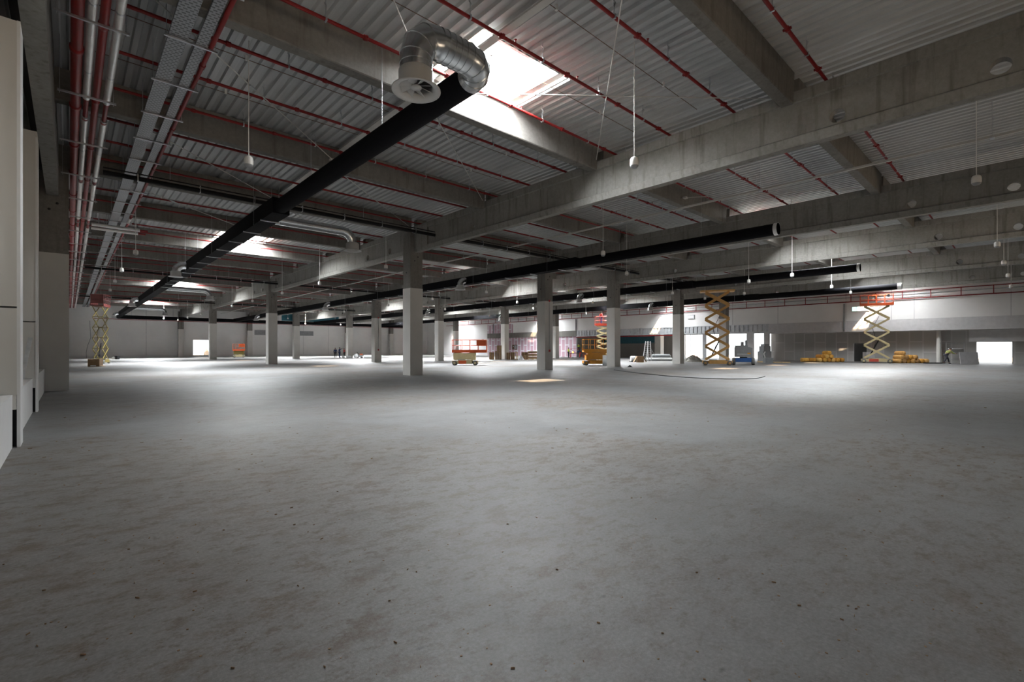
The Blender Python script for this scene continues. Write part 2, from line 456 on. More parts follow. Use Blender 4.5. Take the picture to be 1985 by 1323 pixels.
# walls
def wall_with_openings(name, mat, axis, c0, c1, u0, u1, z0, z1, openings=(), kind=True):
    """axis 'x': wall plane of constant X between c0 and c1, running over Y from u0 to u1."""
    mb = MB()
    us = sorted({u0, u1, *[o[0] for o in openings], *[o[1] for o in openings]})
    zs = sorted({z0, z1, *[o[2] for o in openings], *[o[3] for o in openings]})
    for a, b in zip(us, us[1:]):
        for p, q in zip(zs, zs[1:]):
            if any(o[0] <= a+1e-6 and b-1e-6 <= o[1] and o[2] <= p+1e-6 and q-1e-6 <= o[3] for o in openings): continue
            if axis == 'x': mb.box(c0, c1, a, b, p, q)
            else: mb.box(a, b, c0, c1, p, q)
    o = mb.build(name, mat)
    return structure(o) if kind else o

structure(MB().box(-1.45, -1.25, -12, 25.3, 0, 9.9).build('wall_left', M['cream_panel']))
structure(MB().box(-1.45, -0.90, 25.2, YB, 0, 9.9).build('wall_left.001', M['cream_panel']))

wall_with_openings('wall_front', M['white_panel'], 'y', -12.3, -12, -2.2, 72, 0, 9.9, [(-.5, 4.9, 0, 4.2), (27.3, 32.7, 0, 4.2)])  # both unseen openings added for the area lights
# back wall of tall white panels with a doorway
mb = MB()
wb = wall_with_openings('wall_back', M['white_panel'], 'y', YB, YB+.25, -2, 84, 0, 9.9, [(17.5, 20.1, 0, 3.25)])
mb = MB()
for k in range(1, 15):
    x = k*5.55-.8
    if abs(x-18.8) > 1.5: mb.box(x-.05, x+.05, YB-.012, YB, 0, 9.4)
structure(mb.build('trim_1', M['band']))
structure(MB().box(-0.5, 70, YB-.06, YB-.012, 0, .35).build('pale_strip_back', M['plinth']))  # pale strip along the foot of the back wall
structure(MB().box(33.5, 46, YB-.05, YB-.005, 7.6, 9.3).build('trim_2', M['teal']))
# right wall: white panels high up, grey band, then dark boards set back below it
structure(MB().box(XR, XR+.3, -12, 84, 4.97, 9.9).build('wall_right', M['white_panel']))
structure(MB().box(XR, XR+.3, 84, YB, 0, 9.9).build('wall_right.001', M['white_panel']))
structure(MB().box(XR-.06, XR+.35, -12, 24.3, 3.63, 4.97).build('wall_right.002', M['band']))
def ylow(px): return (XR+1.5)*ray(px)[1]/ray(px)[0]
def yw(px, X=XR): return X*ray(px)[1]/ray(px)[0]
wall_with_openings('wall_right.003', M['grey_board'], 'x', XR+1.5, XR+1.7, -12, 24.5, 0, 3.7,
                   [(ylow(1680), ylow(1655), 0, 2.25), (ylow(1962), ylow(1893), 0, 2.3)])
structure(MB().box(XR+2.4, XR+2.5, ylow(1690), ylow(1645), 0, 3).build('wall_right.004', M['dark']))  # near-black sheet standing in for the unlit space behind the doorway
structure(MB().box(XR+.3, XR+1.5, -12, 24.3, 3.63, 3.75).build('ceiling.001', M['band']))
structure(MB().box(XR+.6, XR+1.49, yw(1985, XR+1.5)-9, ylow(1880), 2.35, 3.62).build('wall_right.005', M['band']))
# piers, shop fronts and studded band
piers = [(24.3, 24.9), (26.3, 27.2), (30.0, 31.0), (36.6, 37.4)]
for k, (a, b) in enumerate(piers):
    structure(MB().box(XR-.02, XR+.5, a, b, 0, 3.9).build('wall_pier.%03d' % k if k else 'wall_pier', M['band']))
structure(MB().box(XR+.02, XR+.3, 24.3, 58, 3.85, 4.97).build('wall_right.006', M['stud']))
mb = MB(); y = 24.5
while y < 58:
    mb.box(XR-.09, XR+.02, y, y+.30, 3.98, 4.90); y += .62
mb.box(XR-.1, XR+.02, 24.3, 58, 4.88, 4.98).box(XR-.1, XR+.02, 24.3, 58, 3.85, 3.99)
structure(mb.build('trim_3', M['stud']))
for k, (a, b) in enumerate([(24.9, 26.3), (27.2, 30.0), (31.0, 36.6)]):
    r = thing('door_%d' % (k+2), None, None, (XR+.2, (a+b)/2, 0)); structure(r); hw = (b-a)/2
    mb = MB().box(-.05, .05, -hw, hw, 3.72, 3.85)
    mb.box(-.05, .05, -hw, -hw+.06, 0, 3.72).box(-.05, .05, hw-.06, hw, 0, 3.72)
    if k == 2: mb.box(-.04, .04, 1.75, 1.81, 0, 3.72).box(-.04, .04, .65, .71, 0, 3.72).box(-.05, .05, -.75, -.15, 0, 3.72)
    mb.build('door_frame', M['steel'], r)
# recess behind the studded band
structure(MB().box(78, 78.2, 40.5, 58, 0, 4.97).build('wall_right.007', M['gypsum']))
structure(MB().box(XR+.3, 78, 57.9, 58.1, 0, 4.97).build('wall_right.008', M['gypsum']))
structure(MB().box(XR+.3, 78.2, 37, 58.1, 4.97, 5.1).build('ceiling.002', M['gypsum']))
structure(MB().box(77.95, 77.99, 45.5, 57.9, 2.55, 4.2).build('trim_4', M['teal']))
structure(MB().box(XR-.03, XR+.06, 37.4, 58, 3.62, 3.78).build('trim_5', M['red_pipe']))
# pink fire boards with concrete lintel
structure(MB().box(XR+.02, XR+.3, 58, 84, 0, 3.9).build('wall_right.010', M['pink']))
structure(MB().box(XR-.12, XR+.3, 58, 84, 3.9, 4.97).build('wall_right.011', M['concrete']))
structure(MB().box(XR-.02, XR+.0, 75.5, 84, 4.97, 7.0).build('wall_right.012', M['pink']))
mb = MB()
for px in (1120, 1183, 1420, 1508, 1520+120, 1728, 1772, 1960):
    y = yw(px); mb.box(XR-.012, XR, y-.04, y+.04, 4.97, 9.4)
structure(mb.build('trim_6', M['band']))

# left wall: plinth, clad posts, edge beam, pilasters
for k, (a, b) in enumerate([(-12, 11.28), (11.9, 17.18), (17.8, 25.15)]):
    structure(MB().box(-1.25, -.68, a, b, 0, .86).build('wall_plinth.%03d' % k if k else 'wall_plinth', M['plinth']))
for k, y in enumerate((11.3, 17.2)):
    t = thing('clad_post', ['tall cream clad steel post standing nearest by the long side wall', 'second cream clad post beyond, with a grey strip leaning on it'][k], 'post', (-.6, y, 0), 0, 'clad posts of the side wall')
    mb = MB().box(-.62, 0, .0, .5, .86, 2.28).box(-.62, 0, .0, .5, 2.31, 7.0 if k == 0 else 7.15)
    mb.build('cladding', M['cream_panel'], t)
    MB().box(-.03, .012, -.02, .55, 0, 7.0).build('corner_strip', M['plinth'], t)
    MB().box(-.10, -.035, -.02, .3, .62, .86).build('bracket', M['cream_panel'], t)
    MB().box(-.14, -.03, .12, .45, 0, .62).build('foot', M['dark'], t)  # dark block painting the shade of the empty recess under the post
o = MB().box(-.04, .04, -.015, .015, 0, 1.05).build('metal_strip', M['steel']); o.location = (-.86, 16.93, .865); o.rotation_euler = (-.13, .14, 0)
tag(o, 'grey metal strip leaning against the second clad post on the plinth', 'strip')
t = thing('edge_beam', 'long concrete edge beam high along the side wall', 'beam', (-.465, 8, 7.41))
mb = MB().box(-.165, .165, -19.9, 17.1, 0, 1.75); mb.build('beam_body', M['girder'], t)
MB().box(-.4, -.17, -19.9, 17.1, .9, 2.2).build('dark_backing', M['dark'], t)  # solid dark block painted in for the dark gap beside the beam

# ------------------------------------------------------------------ columns
Z_PAINT = 5.25
line_names = ['nearest column line', 'second column line', 'third column line', 'fourth column line', 'fifth column line']
def column(x, y, label, h=0.42, top=8.55, pilaster=False):
    t = thing('concrete_column', label, 'column', (x, y, 0), 0, 'square concrete columns with painted lower part'); t['kind'] = 'thing'
    MB().box(-h, h, -h, h, Z_PAINT, top).build('bare_shaft', M['column'], t)
    MB().box(-h-.012, h+.012, -h-.012, h+.012, 0, Z_PAINT).build('painted_shaft', M['paint'], t)
    mb = MB()
    for (dx, z) in ((-.12, 6.9), (.1, 7.15)):
        T = Matrix.Translation((dx, -h-.004, z)) @ Matrix.Rotation(PI/2, 4, 'X'); mb.lathe([(.001, 0), (.045, 0), (.045, -.01)], 12, T)
    T = Matrix.Translation((-h-.004, .05, 6.2)) @ Matrix.Rotation(-PI/2, 4, 'Y'); mb.lathe([(.001, 0), (.05, 0), (.05, -.01)], 12, T)
    mb.build('lifting_hole', M['dark'], t)
    if top > 8 and not pilaster:
        MB().box(-h-.03, h+.03, -.02, .02, 7.33, 7.37).build('joint', M['concrete'], t)
    return t
for i, x in enumerate(GX):
    for j, y in enumerate(ROWS):
        column(x, y, 'square concrete column, %s row from the front, %s line from the side wall' % (nth(j+1), nth(i+1)))
for j, y in enumerate(ROWS):
    column(-.435, y, 'concrete wall column against the long side wall, %s from the front' % nth(j+1), pilaster=True, top=8.6)

# ------------------------------------------------------------------ girders along Y
def girder_mesh(L, holes, hw=.125):
    """local: x across, y along from 0 to L, z from 0 (soffit, 7.4 m) to 1.55; bulb below, thin pierced web, thicker end blocks"""
    mb = MB(); zb, zl, zt = .31, 1.23, 1.55; R = .185; zh = .53; cw = .30; E = 1.5
    sec = [(.15, 0), (.215, .235), (.215, .25), (hw, zb)]
    for sx in (-1, 1):
        x = sx*hw; cur = 0.0
        def quad(y0, y1, z0, z1, xx):
            mb.add([(xx, y0, z0), (xx, y1, z0), (xx, y1, z1), (xx, y0, z1)], [(0, 3, 2, 1) if sx < 0 else (0, 1, 2, 3)])
        for h in sorted(holes):
            quad(cur, h-cw, zb, zl, x); cur = h+cw
            angs = sorted({2*PI*k/24 for k in range(24)} | {math.atan2(z-zh, q) % (2*PI) for z in (zb, zl) for q in (-cw, cw)})
            inn, out = [], []
            for a in angs:
                ca, sa = math.cos(a), math.sin(a)
                k = min((cw/abs(ca)) if abs(ca) > 1e-6 else 1e9, ((zl-zh) if sa > 0 else (zh-zb))/abs(sa) if abs(sa) > 1e-6 else 1e9)
                inn.append((x, h+R*ca, zh+R*sa)); out.append((x, h+k*ca, zh+k*sa))
            n = len(angs)
            mb.add(inn+out, [(k, (k+1) % n, n+(k+1) % n, n+k) for k in range(n)])
            if sx < 0: mb.add(inn+[(hw, p[1], p[2]) for p in inn], [(k, (k+1) % n, n+(k+1) % n, n+k) for k in range(n)], True)
        quad(cur, L, zb, zl, x)
        for (xa, za), (xb, zc) in zip(sec, sec[1:]):
            mb.add([(sx*xa, 0, za), (sx*xa, L, za), (sx*xb, L, zc), (sx*xb, 0, zc)], [(0, 1, 2, 3)])
        mb.add([(x, 0, zl), (x, L, zl), (sx*.195, L, zl+.02), (sx*.195, 0, zl+.02)], [(0, 1, 2, 3)])
        quad(0, L, zl+.02, zt, sx*.195)
    mb.add([(-.15, 0, 0), (.15, 0, 0), (.15, L, 0), (-.15, L, 0)], [(0, 3, 2, 1)])
    mb.add([(-.195, 0, zt), (.195, 0, zt), (.195, L, zt), (-.195, L, zt)], [(0, 1, 2, 3)])
    for y0, y1 in ((0, E), (L-E, L)): mb.box(-.208, .208, y0, y1, .2, zl+.01)
    return mb
spans = [(-2.15+.42, 25.17), (26.03, 52.92), (53.78, 80.67), (81.53, 107.97)]
gmesh = {}
for j, (a, b) in enumerate(spans):
    L = b-a
    key = round(L, 2)
    if key not in gmesh:
        gmesh[key] = girder_mesh(L, [2.2, 5.3, L-5.6]).mesh('girder', M['girder'])
    for i, x in enumerate(GX):
        o = bpy.data.objects.new('concrete_girder', gmesh[key]); COL.objects.link(o); o.location = (x, a, 7.4)
        tag(o, 'main concrete girder, %s span from the front, %s line from the side wall' % (nth(j+1), nth(i+1)), 'girder', 'main girders on the column lines', 'thing')

# ------------------------------------------------------------------ roof beams along X
BY = [25.6-27.75*.75+6.9375*k for k in range(-1, 15)]
BEAM_BAYS = list(zip([-.3]+[g+.20 for g in GX], [g-.20 for g in GX]+[XR]))
bmesh_cache = {}
bay_names = ['between side wall and first girder line', 'between first and second girder lines', 'between second and third girder lines', 'between third and fourth girder lines', 'between fourth and fifth girder lines', 'between last girder line and far wall']
for i, (a, b) in enumerate(BEAM_BAYS):
    L = b-a; mb = MB(); hw = .17
    pr = [(-hw+.02, 0), (hw-.02, 0), (hw, .03), (hw+.03, .88), (-hw-.03, .88), (-hw, .03)]
    vs = [(x, y, z) for x in (0, L) for y, z in pr]
    mb.add(vs, [(k, (k+1) % 6, 6+(k+1) % 6, 6+k) for k in range(6)]+[(5, 4, 3, 2, 1, 0), (6, 7, 8, 9, 10, 11)])
    me = mb.mesh('roof_beam', M['concrete'])
    for k, y in enumerate(BY):
        if y > 107: continue
        yy = y + (0 if min(abs(y-r) for r in ROWS) > .6 else .0)
        o = bpy.data.objects.new('roof_beam', me); COL.objects.link(o); o.location = (a, yy, 8.61)
        tag(o, 'concrete roof beam, %s from the front, %s' % (nth(k+1), bay_names[i]), 'beam', 'concrete beams under the roof deck', 'thing')

# ------------------------------------------------------------------ sprinkler pipes along X
def make_sprinkler(y, near, label):
    t = thing('sprinkler_pipe', label, 'pipe', (.3, y, 9.04), 0, 'red sprinkler pipes under the roof deck')
    MB().tube([(0.55, 0, 0), (69.2, 0, 0)], .042, 10).build('pipe', M['red_pipe'], t)
    if near:
        rod = MB().box(-.008, .008, -.008, .008, .04, .47).tube([(-.03, 0, .36), (0, -.04, .30), (.02, 0, .24)], .012, 6).box(-.02, .02, -.05, .05, -.05, .05).mesh('hanger', M['steel'])
        cup = MB().lathe([(.043, -.06), (.062, -.05), (.062, .05), (.043, .06)], 12, Matrix.Rotation(PI/2, 4, 'Y')).box(-.03, .03, -.09, .09, -.02, .02).mesh('coupling', M['red_pipe'])
        head = MB().tube([(0, 0, .03), (0, 0, .11)], .015, 8).lathe([(.001, .11), (.035, .115), (.035, .12), (.001, .125)], 10).mesh('sprinkler_head', M['red_pipe'])
        for x in [1.6+2.35*q for q in range(int((30 if y < 16 else 17)/2.35))]:
            for me, dx, nm in ((rod, 0, 'hanger'), (cup, .95, 'coupling'), (head, 1.4, 'sprinkler_head')):
                if me is head and int(x) % 2: continue
                o = bpy.data.objects.new(nm, me); COL.objects.link(o); o.parent = t; o.location = (x+dx, 0, 0)
    return t
cnt = 0
for k, y in enumerate(BY):
    for q, dy in enumerate((1.55, 3.75, 6.0)):
        yy = y+dy
        if yy < 2.5 or yy > 107: continue
        cnt += 1
        make_sprinkler(yy, yy < 19, 'red sprinkler pipe crossing under the deck, %s of all counted from the front' % nth(cnt))

for k in range(1, 5):
    for q, dy in enumerate((2.6, 4.9)):
        y = BY[k]+dy
        t = thing('detector_cable', 'thin brown cable strung under the deck, %s of these from the front' % nth(2*(k-1)+q+1), 'cable', (.5, y, 9.40), 0, 'thin cables under the deck')
        MB().tube([(0, 0, 0), (14.5, 0, 0)], .010, 6).build('cable', M['rust_line'], t)
        for x in (3, 7.7, 12.4):
            MB().box(x-.03, x+.03, -.03, .03, -.03, .10).build('clip', M['white'], t)

# ------------------------------------------------------------------ pipe rack along the side wall
Y0, Y1 = -8.0, 106.0
t = thing('fire_main', 'thick red fire main, outermost pipe of the rack along the side wall', 'pipe', (.125, 0, 8.3))
MB().tube([(0, Y0, 0), (0, Y1, 0)], .105, 16).build('pipe', M['red_pipe'], t)
cup = MB().lathe([(.105, -.1), (.128, -.08), (.128, .08), (.105, .1)], 16, Matrix.Rotation(PI/2, 4, 'X')).mesh('coupling', M['red_pipe'])
for k in range(14):
    o = bpy.data.objects.new('coupling', cup); COL.objects.link(o); o.parent = t; o.location = (0, 11+3.4*k, 0)
t = thing('fire_main', 'second red fire main, between the two silver pipes of the rack', 'pipe', (.525, 0, 8.3))
MB().tube([(0, Y0, 0), (0, Y1, 0)], .078, 16).build('pipe', M['red_pipe'], t)
for k in range(12):
    o = bpy.data.objects.new('coupling', cup); COL.objects.link(o); o.parent = t; o.location = (0, 13+4.1*k, 0); o.scale = (.73, 1, .73)
for nm, x, lab in (('a', .335, 'silver jacketed pipe of the wall rack, nearer the wall'), ('b', .745, 'silver jacketed pipe at the inner side of the wall rack')):
    t = thing('insulated_pipe', lab, 'pipe', (x, 0, 8.28))
    # silver jacket in lengths with bare red pipe between
    cuts = [(-8, 17.0), (18.6, 25.2), (25.7, 33.0), (35.2, 47), (47.6, 62), (62.6, 80), (80.6, 106)]
    for a, b in cuts:
        MB().tube([(0, a, 0), (0, b, 0)], .079, 16).build('jacket', M['silver'], t)
    MB().tube([(0, Y0, 0), (0, Y1, 0)], .055, 12).build('inner_pipe', M['red_pipe'], t)
    for k in range(16):
        y = 6+3.1*k
        MB().tube([(0, y-.03, 0), (0, y+.03, 0)], .083, 16).build('band', M['steel'], t)
    for y in (17.05, 18.55, 25.3, 33.1):
        MB().tube([(0, y-.07, 0), (0, y+.07, 0)], .070, 14).build('coupling', M['red_pipe'], t)
for nm, y, lab in (('x', 33.3, 'silver pipe branching off the wall rack towards the cable trays'), ('y', 34.3, 'second silver pipe branching off the wall rack, just beyond')):
    t = thing('branch_pipe', lab, 'pipe', (.86, y, 8.12))
    MB().tube([(0, 0, 0), (2.0, 0, 0)], .085, 14).build('jacket', M['silver'], t)
    MB().tube([(2.0, 0, 0), (2.35, 0, 0)], .05, 12).build('inner_pipe', M['red_pipe'], t)
    for q in (.3, 1.85): MB().tube([(q, 0, .08), (q, 0, 1.375)], .008, 6).build('rod', M['steel'], t)
for k in range(20):
    y = 8.8+3.85*k
    if min(abs(y-q) for q in BY) < .3: y += .5
    t = thing('trapeze_hanger', 'steel trapeze hanger under the wall pipe rack, %s from the front' % nth(k+1), 'hanger', (0, y, 8.08), 0, 'trapeze hangers of the wall pipe rack')
    MB().box(-.22, .92, -.022, .022, 0, .045).build('channel', M['steel'], t)
    for x in (-.18, .86):
        MB().tube([(x, 0, -.05), (x, 0, 1.42)], .008, 6).build('rod', M['steel'], t)

# cable trays with hangers, and the slim red pipe beside them
for nm, x, wd, z, lab in (('a', 1.77, .34, 8.495, 'wide perforated cable tray running beside the wall pipe rack'), ('b', 2.20, .20, 8.495, 'narrow perforated cable tray next to the slim red pipe')):
    t = thing('cable_tray', lab, 'tray', (x, 0, z))
    mb = MB().box(-wd/2, wd/2, Y0, Y1, 0, .004).box(-wd/2-.004, -wd/2, Y0, Y1, 0, .07).box(wd/2, wd/2+.004, Y0, Y1, 0, .07)
    mb.build('tray_bed', M['tray'], t)
    for k in range(4):
        MB().tube([(-wd/2+.05+k*wd/5, Y0, .03), (-wd/2+.05+k*wd/5, Y1, .03)], .014, 6).build('cable', M['black'], t)
for k in range(26):
    y = 8.2+2.3*k
    t = thing('tray_support', 'steel cross bar carrying the two cable trays, %s from the front' % nth(k+1), 'support', (1.97, y, 8.45), 0, 'cross bars under the cable trays')
    MB().box(-.45, .56, -.02, .02, 0, .04).build('channel', M['steel'], t)
    for x in (-.41, .52): MB().tube([(x, 0, 0), (x, 0, 1.05 if min(abs(y-q) for q in BY) > .24 else .15)], .007, 6).build('rod', M['steel'], t)
t = thing('feed_pipe', 'slim red feed pipe running along the cable trays to the branch', 'pipe', (2.40, 0, 8.548))
MB().tube([(0, Y0, 0), (0, Y1, 0)], .05, 12).build('pipe', M['red_pipe'], t)
for k, y in enumerate([9.2+4.6*q for q in range(11)]):
    MB().tube([(0, y-.08, 0), (0, y+.08, 0)], .066, 12).build('coupling', M['red_pipe'], t)
MB().tube([(0, 32.6, 0), (0, 33.6, 0)], .057, 12).build('jacket', M['silver'], t)

# black drain pipes just before each column row
for j, y in enumerate(ROWS[:3]):
    for i, (a, b) in enumerate([(.9, 15.17), (15.63, 26.87), (27.33, 35.87), (36.33, 47.57)]):
        t = thing('drain_pipe', 'black drain pipe before the %s column row, %s' % (nth(j+1), bay_names[i]), 'pipe', (a, y-2.75, 8.02), 0, 'black roof drain pipes')
        MB().tube([(0, 0, 0), (b-a, 0, 0)], .085, 12).build('pipe', M['black'], t)
        mb = MB().box(0, b-a, -.02, .02, .16, .20)
        mb.build('rail', M['black'], t)
        for x in range(1, int(b-a), 2):
            MB().box(x-.015, x+.015, -.092, .092, -.092, .17).build('clamp', M['steel'], t)
        for x in range(2, int(b-a), 4):
            MB().box(x-.008, x+.008, -.008, .008, .2, 1.48).build('rod', M['steel'], t)

# ------------------------------------------------------------------ ventilation ducts
def arc(c, a, b, n):
    """points from c+a to c+b turning a quarter about c"""
    return [Vector(c)+Vector(a)*math.cos(PI/2*k/n)+Vector(b)*math.sin(PI/2*k/n) for k in range(n+1)]
def ringed(mb, pts, r, seg=28, every=1):
    mb.tube(pts, r, seg, caps=False)
    for i in range(1, len(pts)-1, every):
        t = (Vector(pts[i+1])-Vector(pts[i-1])).normalized()*.012
        mb.tube([Vector(pts[i])-t, Vector(pts[i])+t], r*1.035, seg)
def diffuser(parent, loc, r, seg=32):
    T = Matrix.Translation(loc)
    mb = MB().lathe([(r*.60, .34), (r*.62, .33), (r*.72, .28), (r*.72, .05), (r*.74, .03), (r, -.02), (r, -.04), (r*.97, -.045), (r*.72, .0), (r*.66, .06), (r*.66, .30)], seg, T)
    d = mb.build('diffuser', M['diffuser'], parent)
    MB().lathe([(.001, .01), (r*.22, .012), (r*.22, .03), (r*.05, .10), (.001, .10)], 20, T).build('hub', M['diffuser'], d)
    for k in range(8):
        A = Matrix.Translation(loc) @ Matrix.Rotation(2*PI*k/8, 4, 'Z') @ Matrix.Translation((0, 0, .05)) @ Matrix.Rotation(.6, 4, 'X')
        vs = [A @ Vector(v) for v in ((r*.2, -.03, 0), (r*.66, -.11, 0), (r*.66, .11, 0), (r*.2, .05, 0), (r*.2, -.03, .006), (r*.66, -.11, .006), (r*.66, .11, .006), (r*.2, .05, .006))]
        MB().add(vs, [(3, 2, 1, 0), (4, 5, 6, 7), (0, 1, 5, 4), (1, 2, 6, 5), (2, 3, 7, 6), (3, 0, 4, 7)]).build('vane', M['diffuser'], d)
    MB().lathe([(.001, .30), (r*.6, .30), (r*.6, .31), (.001, .31)], 20, T).build('dark_backing', M['dark'], d)
    return d
ZD = 7.1
def duct(x, label, silver_end, left, right, cap='open'):
    t = thing('ventilation_duct', label, 'duct', (x, 0, ZD), 0, 'long black ventilation ducts')
    RB = .27; ys, yr = (7.75 if silver_end else 8.0), 19.6
    MB().tube([(0, ys, 0), (0, yr, 0)], RB, 28, caps=(cap != 'open')).build('round_duct', M['black_duct'], t)
    MB().box(-.31, .31, yr, 105.6, -.29, .31).build('square_duct', M['black_duct'], t)
    for k in range(12):
        y = 21+2.6*k
        MB().box(-.36, .36, y-.025, y+.025, -.335, -.295).build('support_bar', M['steel'], t)
    for k in range(5):
        y = 22+8*k
        for sx in (-.35, .35):
            MB().tube([(sx, y, -.33), (sx, y, 2.4)], .006, 6).build('rod', M['steel'], t)
    for y in (11.5, 16.5):
        MB().tube([(0, y, RB), (0, y, 2.4)], .006, 6).build('rod', M['steel'], t)
    if silver_end:
        mb = MB()
        pts = arc((-.5, ys, 0), (.5, 0, 0), (0, -.5, 0), 4)
        pts += [Vector((-.5-.13*k, ys-.5, 0)) for k in range(1, 6)]
        ringed(mb, pts, .28, 30)
        pts2 = arc((-1.15, ys-.5, -.42), (0, 0, .42), (-.42, 0, 0), 3) + [Vector((-1.57, ys-.5, -.55)), Vector((-1.57, ys-.5, -.66))]
        ringed(mb, pts2, .28, 30)
        mb.build('elbow', M['spiral'], t)
        diffuser(t, (-1.57, ys-.5, -.97), .42)
    elif cap == 'open':
        mb = MB().tube([(0, ys-.14, 0), (0, ys+.02, 0)], RB+.012, 28, caps=False).tube([(0, ys-.145, 0), (0, ys-.125, 0)], RB+.02, 28, caps=False)
        mb.build('collar', M['silver'], t)
        MB().tube([(0, ys-.142, 0), (0, ys, 0)], RB-.006, 28, caps=False).build('mouth', M['black_duct'], t)
        MB().tube([(0, ys-.02, 0), (0, ys, 0)], RB-.014, 28).build('mouth_disc', M['black_duct'], t)  # lining and disc coloured black for the darkness inside the open end
    else:
        MB().tube([(0, ys-.28, 0), (0, ys+.02, 0)], RB+.012, 28).build('collar', M['silver'], t)
    for y in left:
        mb = MB(); pts = [Vector((-.3, y, 0)), Vector((-.42, y, 0))]+arc((-.42, y, -.45), (0, 0, .45), (-.45, 0, 0), 4)[1:]
        ringed(mb, pts, .24, 20); mb.build('gooseneck', M['spiral'], t)
        diffuser(t, (-.87, y, -.75), .42, 20)
    for y in right:
        mb = MB(); pts = [Vector((.3, y, 0))]+[Vector((.6+.45*k, y, 0)) for k in range(6)]+[Vector((3.35, y, 0))]+arc((3.35, y, -.5), (0, 0, .5), (.5, 0, 0), 4)[1:]
        ringed(mb, pts, .21, 20); mb.build('branch_duct', M['spiral'], t)
        diffuser(t, (3.85, y, -.82), .42, 20)
    return t
duct(6.0, 'long black duct with a silver elbow and swirl diffuser hanging nearest overhead', True, [38.0, 68.0, 97.0], [21.8, 53.2, 82.0])
duct(23.85, 'long black duct running past the second column line, its round end open', False, [31.0, 58.5, 88.0], [])
duct(39.3, 'black duct beyond the third column line, ending in a dark round mouth', False, [31.5, 60.0], [])
duct(53.7, 'farthest black duct before the far wall, ending in a closed silver cap', False, [32.0, 60.0], [], cap='closed')
t = thing('cross_duct', 'black square duct crossing in front of the back wall', 'duct', (5.7, 105.9, 6.75))
MB().box(-.02, 55.3, 0, .6, 0, .62).build('square_duct', M['black_duct'], t)
for k in range(9):
    MB().box(2.2+6*k, 2.26+6*k, .27, .33, .62, 2.6).build('rod', M['steel'], t)
tag(MB().tube([(3, 105.6, 6.62), (66, 105.6, 6.62)], .05, 10).build('sprinkler_main', M['red_pipe']), 'red pipe running under the black cross duct at the back wall', 'pipe')

# trunking rails along Y
for x, z, wd, m_, lab in ((21.5, 8.3, .09, 'rod', 'thin grey lighting trunking running between the first two girder lines'), (7.75, 9.28, .20, 'rod', 'flat grey steel channel under the deck alongside the nearest duct')):
    t = thing('trunking', lab, 'trunking', (x, 0, z))
    if x > 10: MB().box(-wd/2, wd/2, -8, 106, 0, .07).build('channel', M[m_], t)
    else:
        for ya, yb in zip(BY, BY[1:]):
            if ya > -3: MB().box(-wd/2, wd/2, ya+.22, yb-.22, 0, .05).build('channel', M[m_], t)
    for k in range(14):
        y = BY[k]+3.0
        MB().box(-.006, .006, y-.006, y+.006, .05, 9.495-z).build('rod', M['steel'], t)
        if x > 10: MB().box(-.11, .11, y-.05, y+.05, -.025, .02).build('bracket', M['steel'], t)

# wind bracing rods in the roof plane
BR = [((14.98, 11.42, 8.93), (7.7, 5.12, 8.93), 'from the second roof beam towards the camera'), ((14.98, 5.10, 8.86), (7.7, 11.38, 8.86), 'crossing behind the roof window edge'),
      ((14.98, 18.36, 8.92), (7.7, 12.04, 8.92), 'between the second and third roof beams'), ((14.98, 25.28, 8.92), (7.7, 18.98, 8.92), 'between the third beam and first column row'),
      ((0.9, 12.04, 8.92), (7.5, 18.34, 8.92), 'from the cable trays to the third beam'), ((0.9, 5.10, 8.92), (7.3, 11.30, 8.92), 'meeting the big elbow duct from above'),
      ((0.9, 18.98, 8.92), (7.5, 25.24, 8.92), 'from the trays to the first column row'), ((0.9, 26.3, 8.92), (7.5, 32.22, 8.92), 'just beyond the first column row by the trays'),
      ((15.85, 4.46, 8.92), (21.2, -1.6, 8.92), 'over the second bay, sloping away towards the camera'), ((15.85, 18.36, 8.92), (21.2, 12.06, 8.92), 'over the second bay beside the trunking'),
      ((14.98, 32.22, 8.92), (7.7, 25.94, 8.92), 'just beyond the first column row over the nearest duct'), ((26.66, 5.10, 8.92), (21.9, 11.36, 8.92), 'in front of the second girder line')]
for a, b, lab in BR:
    t = thing('brace_rod', 'thin steel wind brace rod '+lab, 'rod', a, 0, 'wind brace rods under the roof')
    d = Vector(b)-Vector(a)
    MB().tube([(0, 0, 0), d], .016, 8).build('rod', M['rod'], t)
    MB().tube([d*.42, d*.45], .03, 8).build('turnbuckle', M['steel'], t)
    MB().box(d.x-.12, d.x+.12, d.y-.08, d.y+.08, d.z-.04, d.z+.03).build('bracket', M['rod'], t)

# ------------------------------------------------------------------ pendants
PEND = [(482, 314), (1229.5, 316), (1892.6, 350), (263, 490), (236, 524), (223, 546), (213.6, 563), (489.4, 584), (450, 594), (363.7, 616.6), (318, 618), (345, 621), (389, 610),
        (746, 518.6), (619.6, 550), (547, 568.8), (667, 604.8), (753, 592), (840, 580), (943, 567), (862.7, 600), (949, 612.8), (687.7, 627), (592, 628), (1214.9, 530.5), (1214.9, 582.6),
        (1451.6, 546), (1303.5, 569), (1366.5, 579), (1442.6, 569.5), (1002.5, 586.6), (1033, 598.5), (1148.6, 587), (1169, 492), (1535.4, 533.7), (1596.6, 552), (1649, 567.5), (1954, 534.8),
        (1933, 475), (1946, 509.6), (1960, 555.7), (415, 648+0), (967, 616), (530, 627), (558, 618), (1138, 608), (660, 630)]
PEND = sorted([p for p in PEND if p[1] < 640])
bodym = MB().lathe([(.001, .15), (.03, .15), (.06, .145), (.088, .125), (.104, .09), (.110, .03), (.110, -.05), (.104, -.075)], 20).mesh('housing', M['white'])
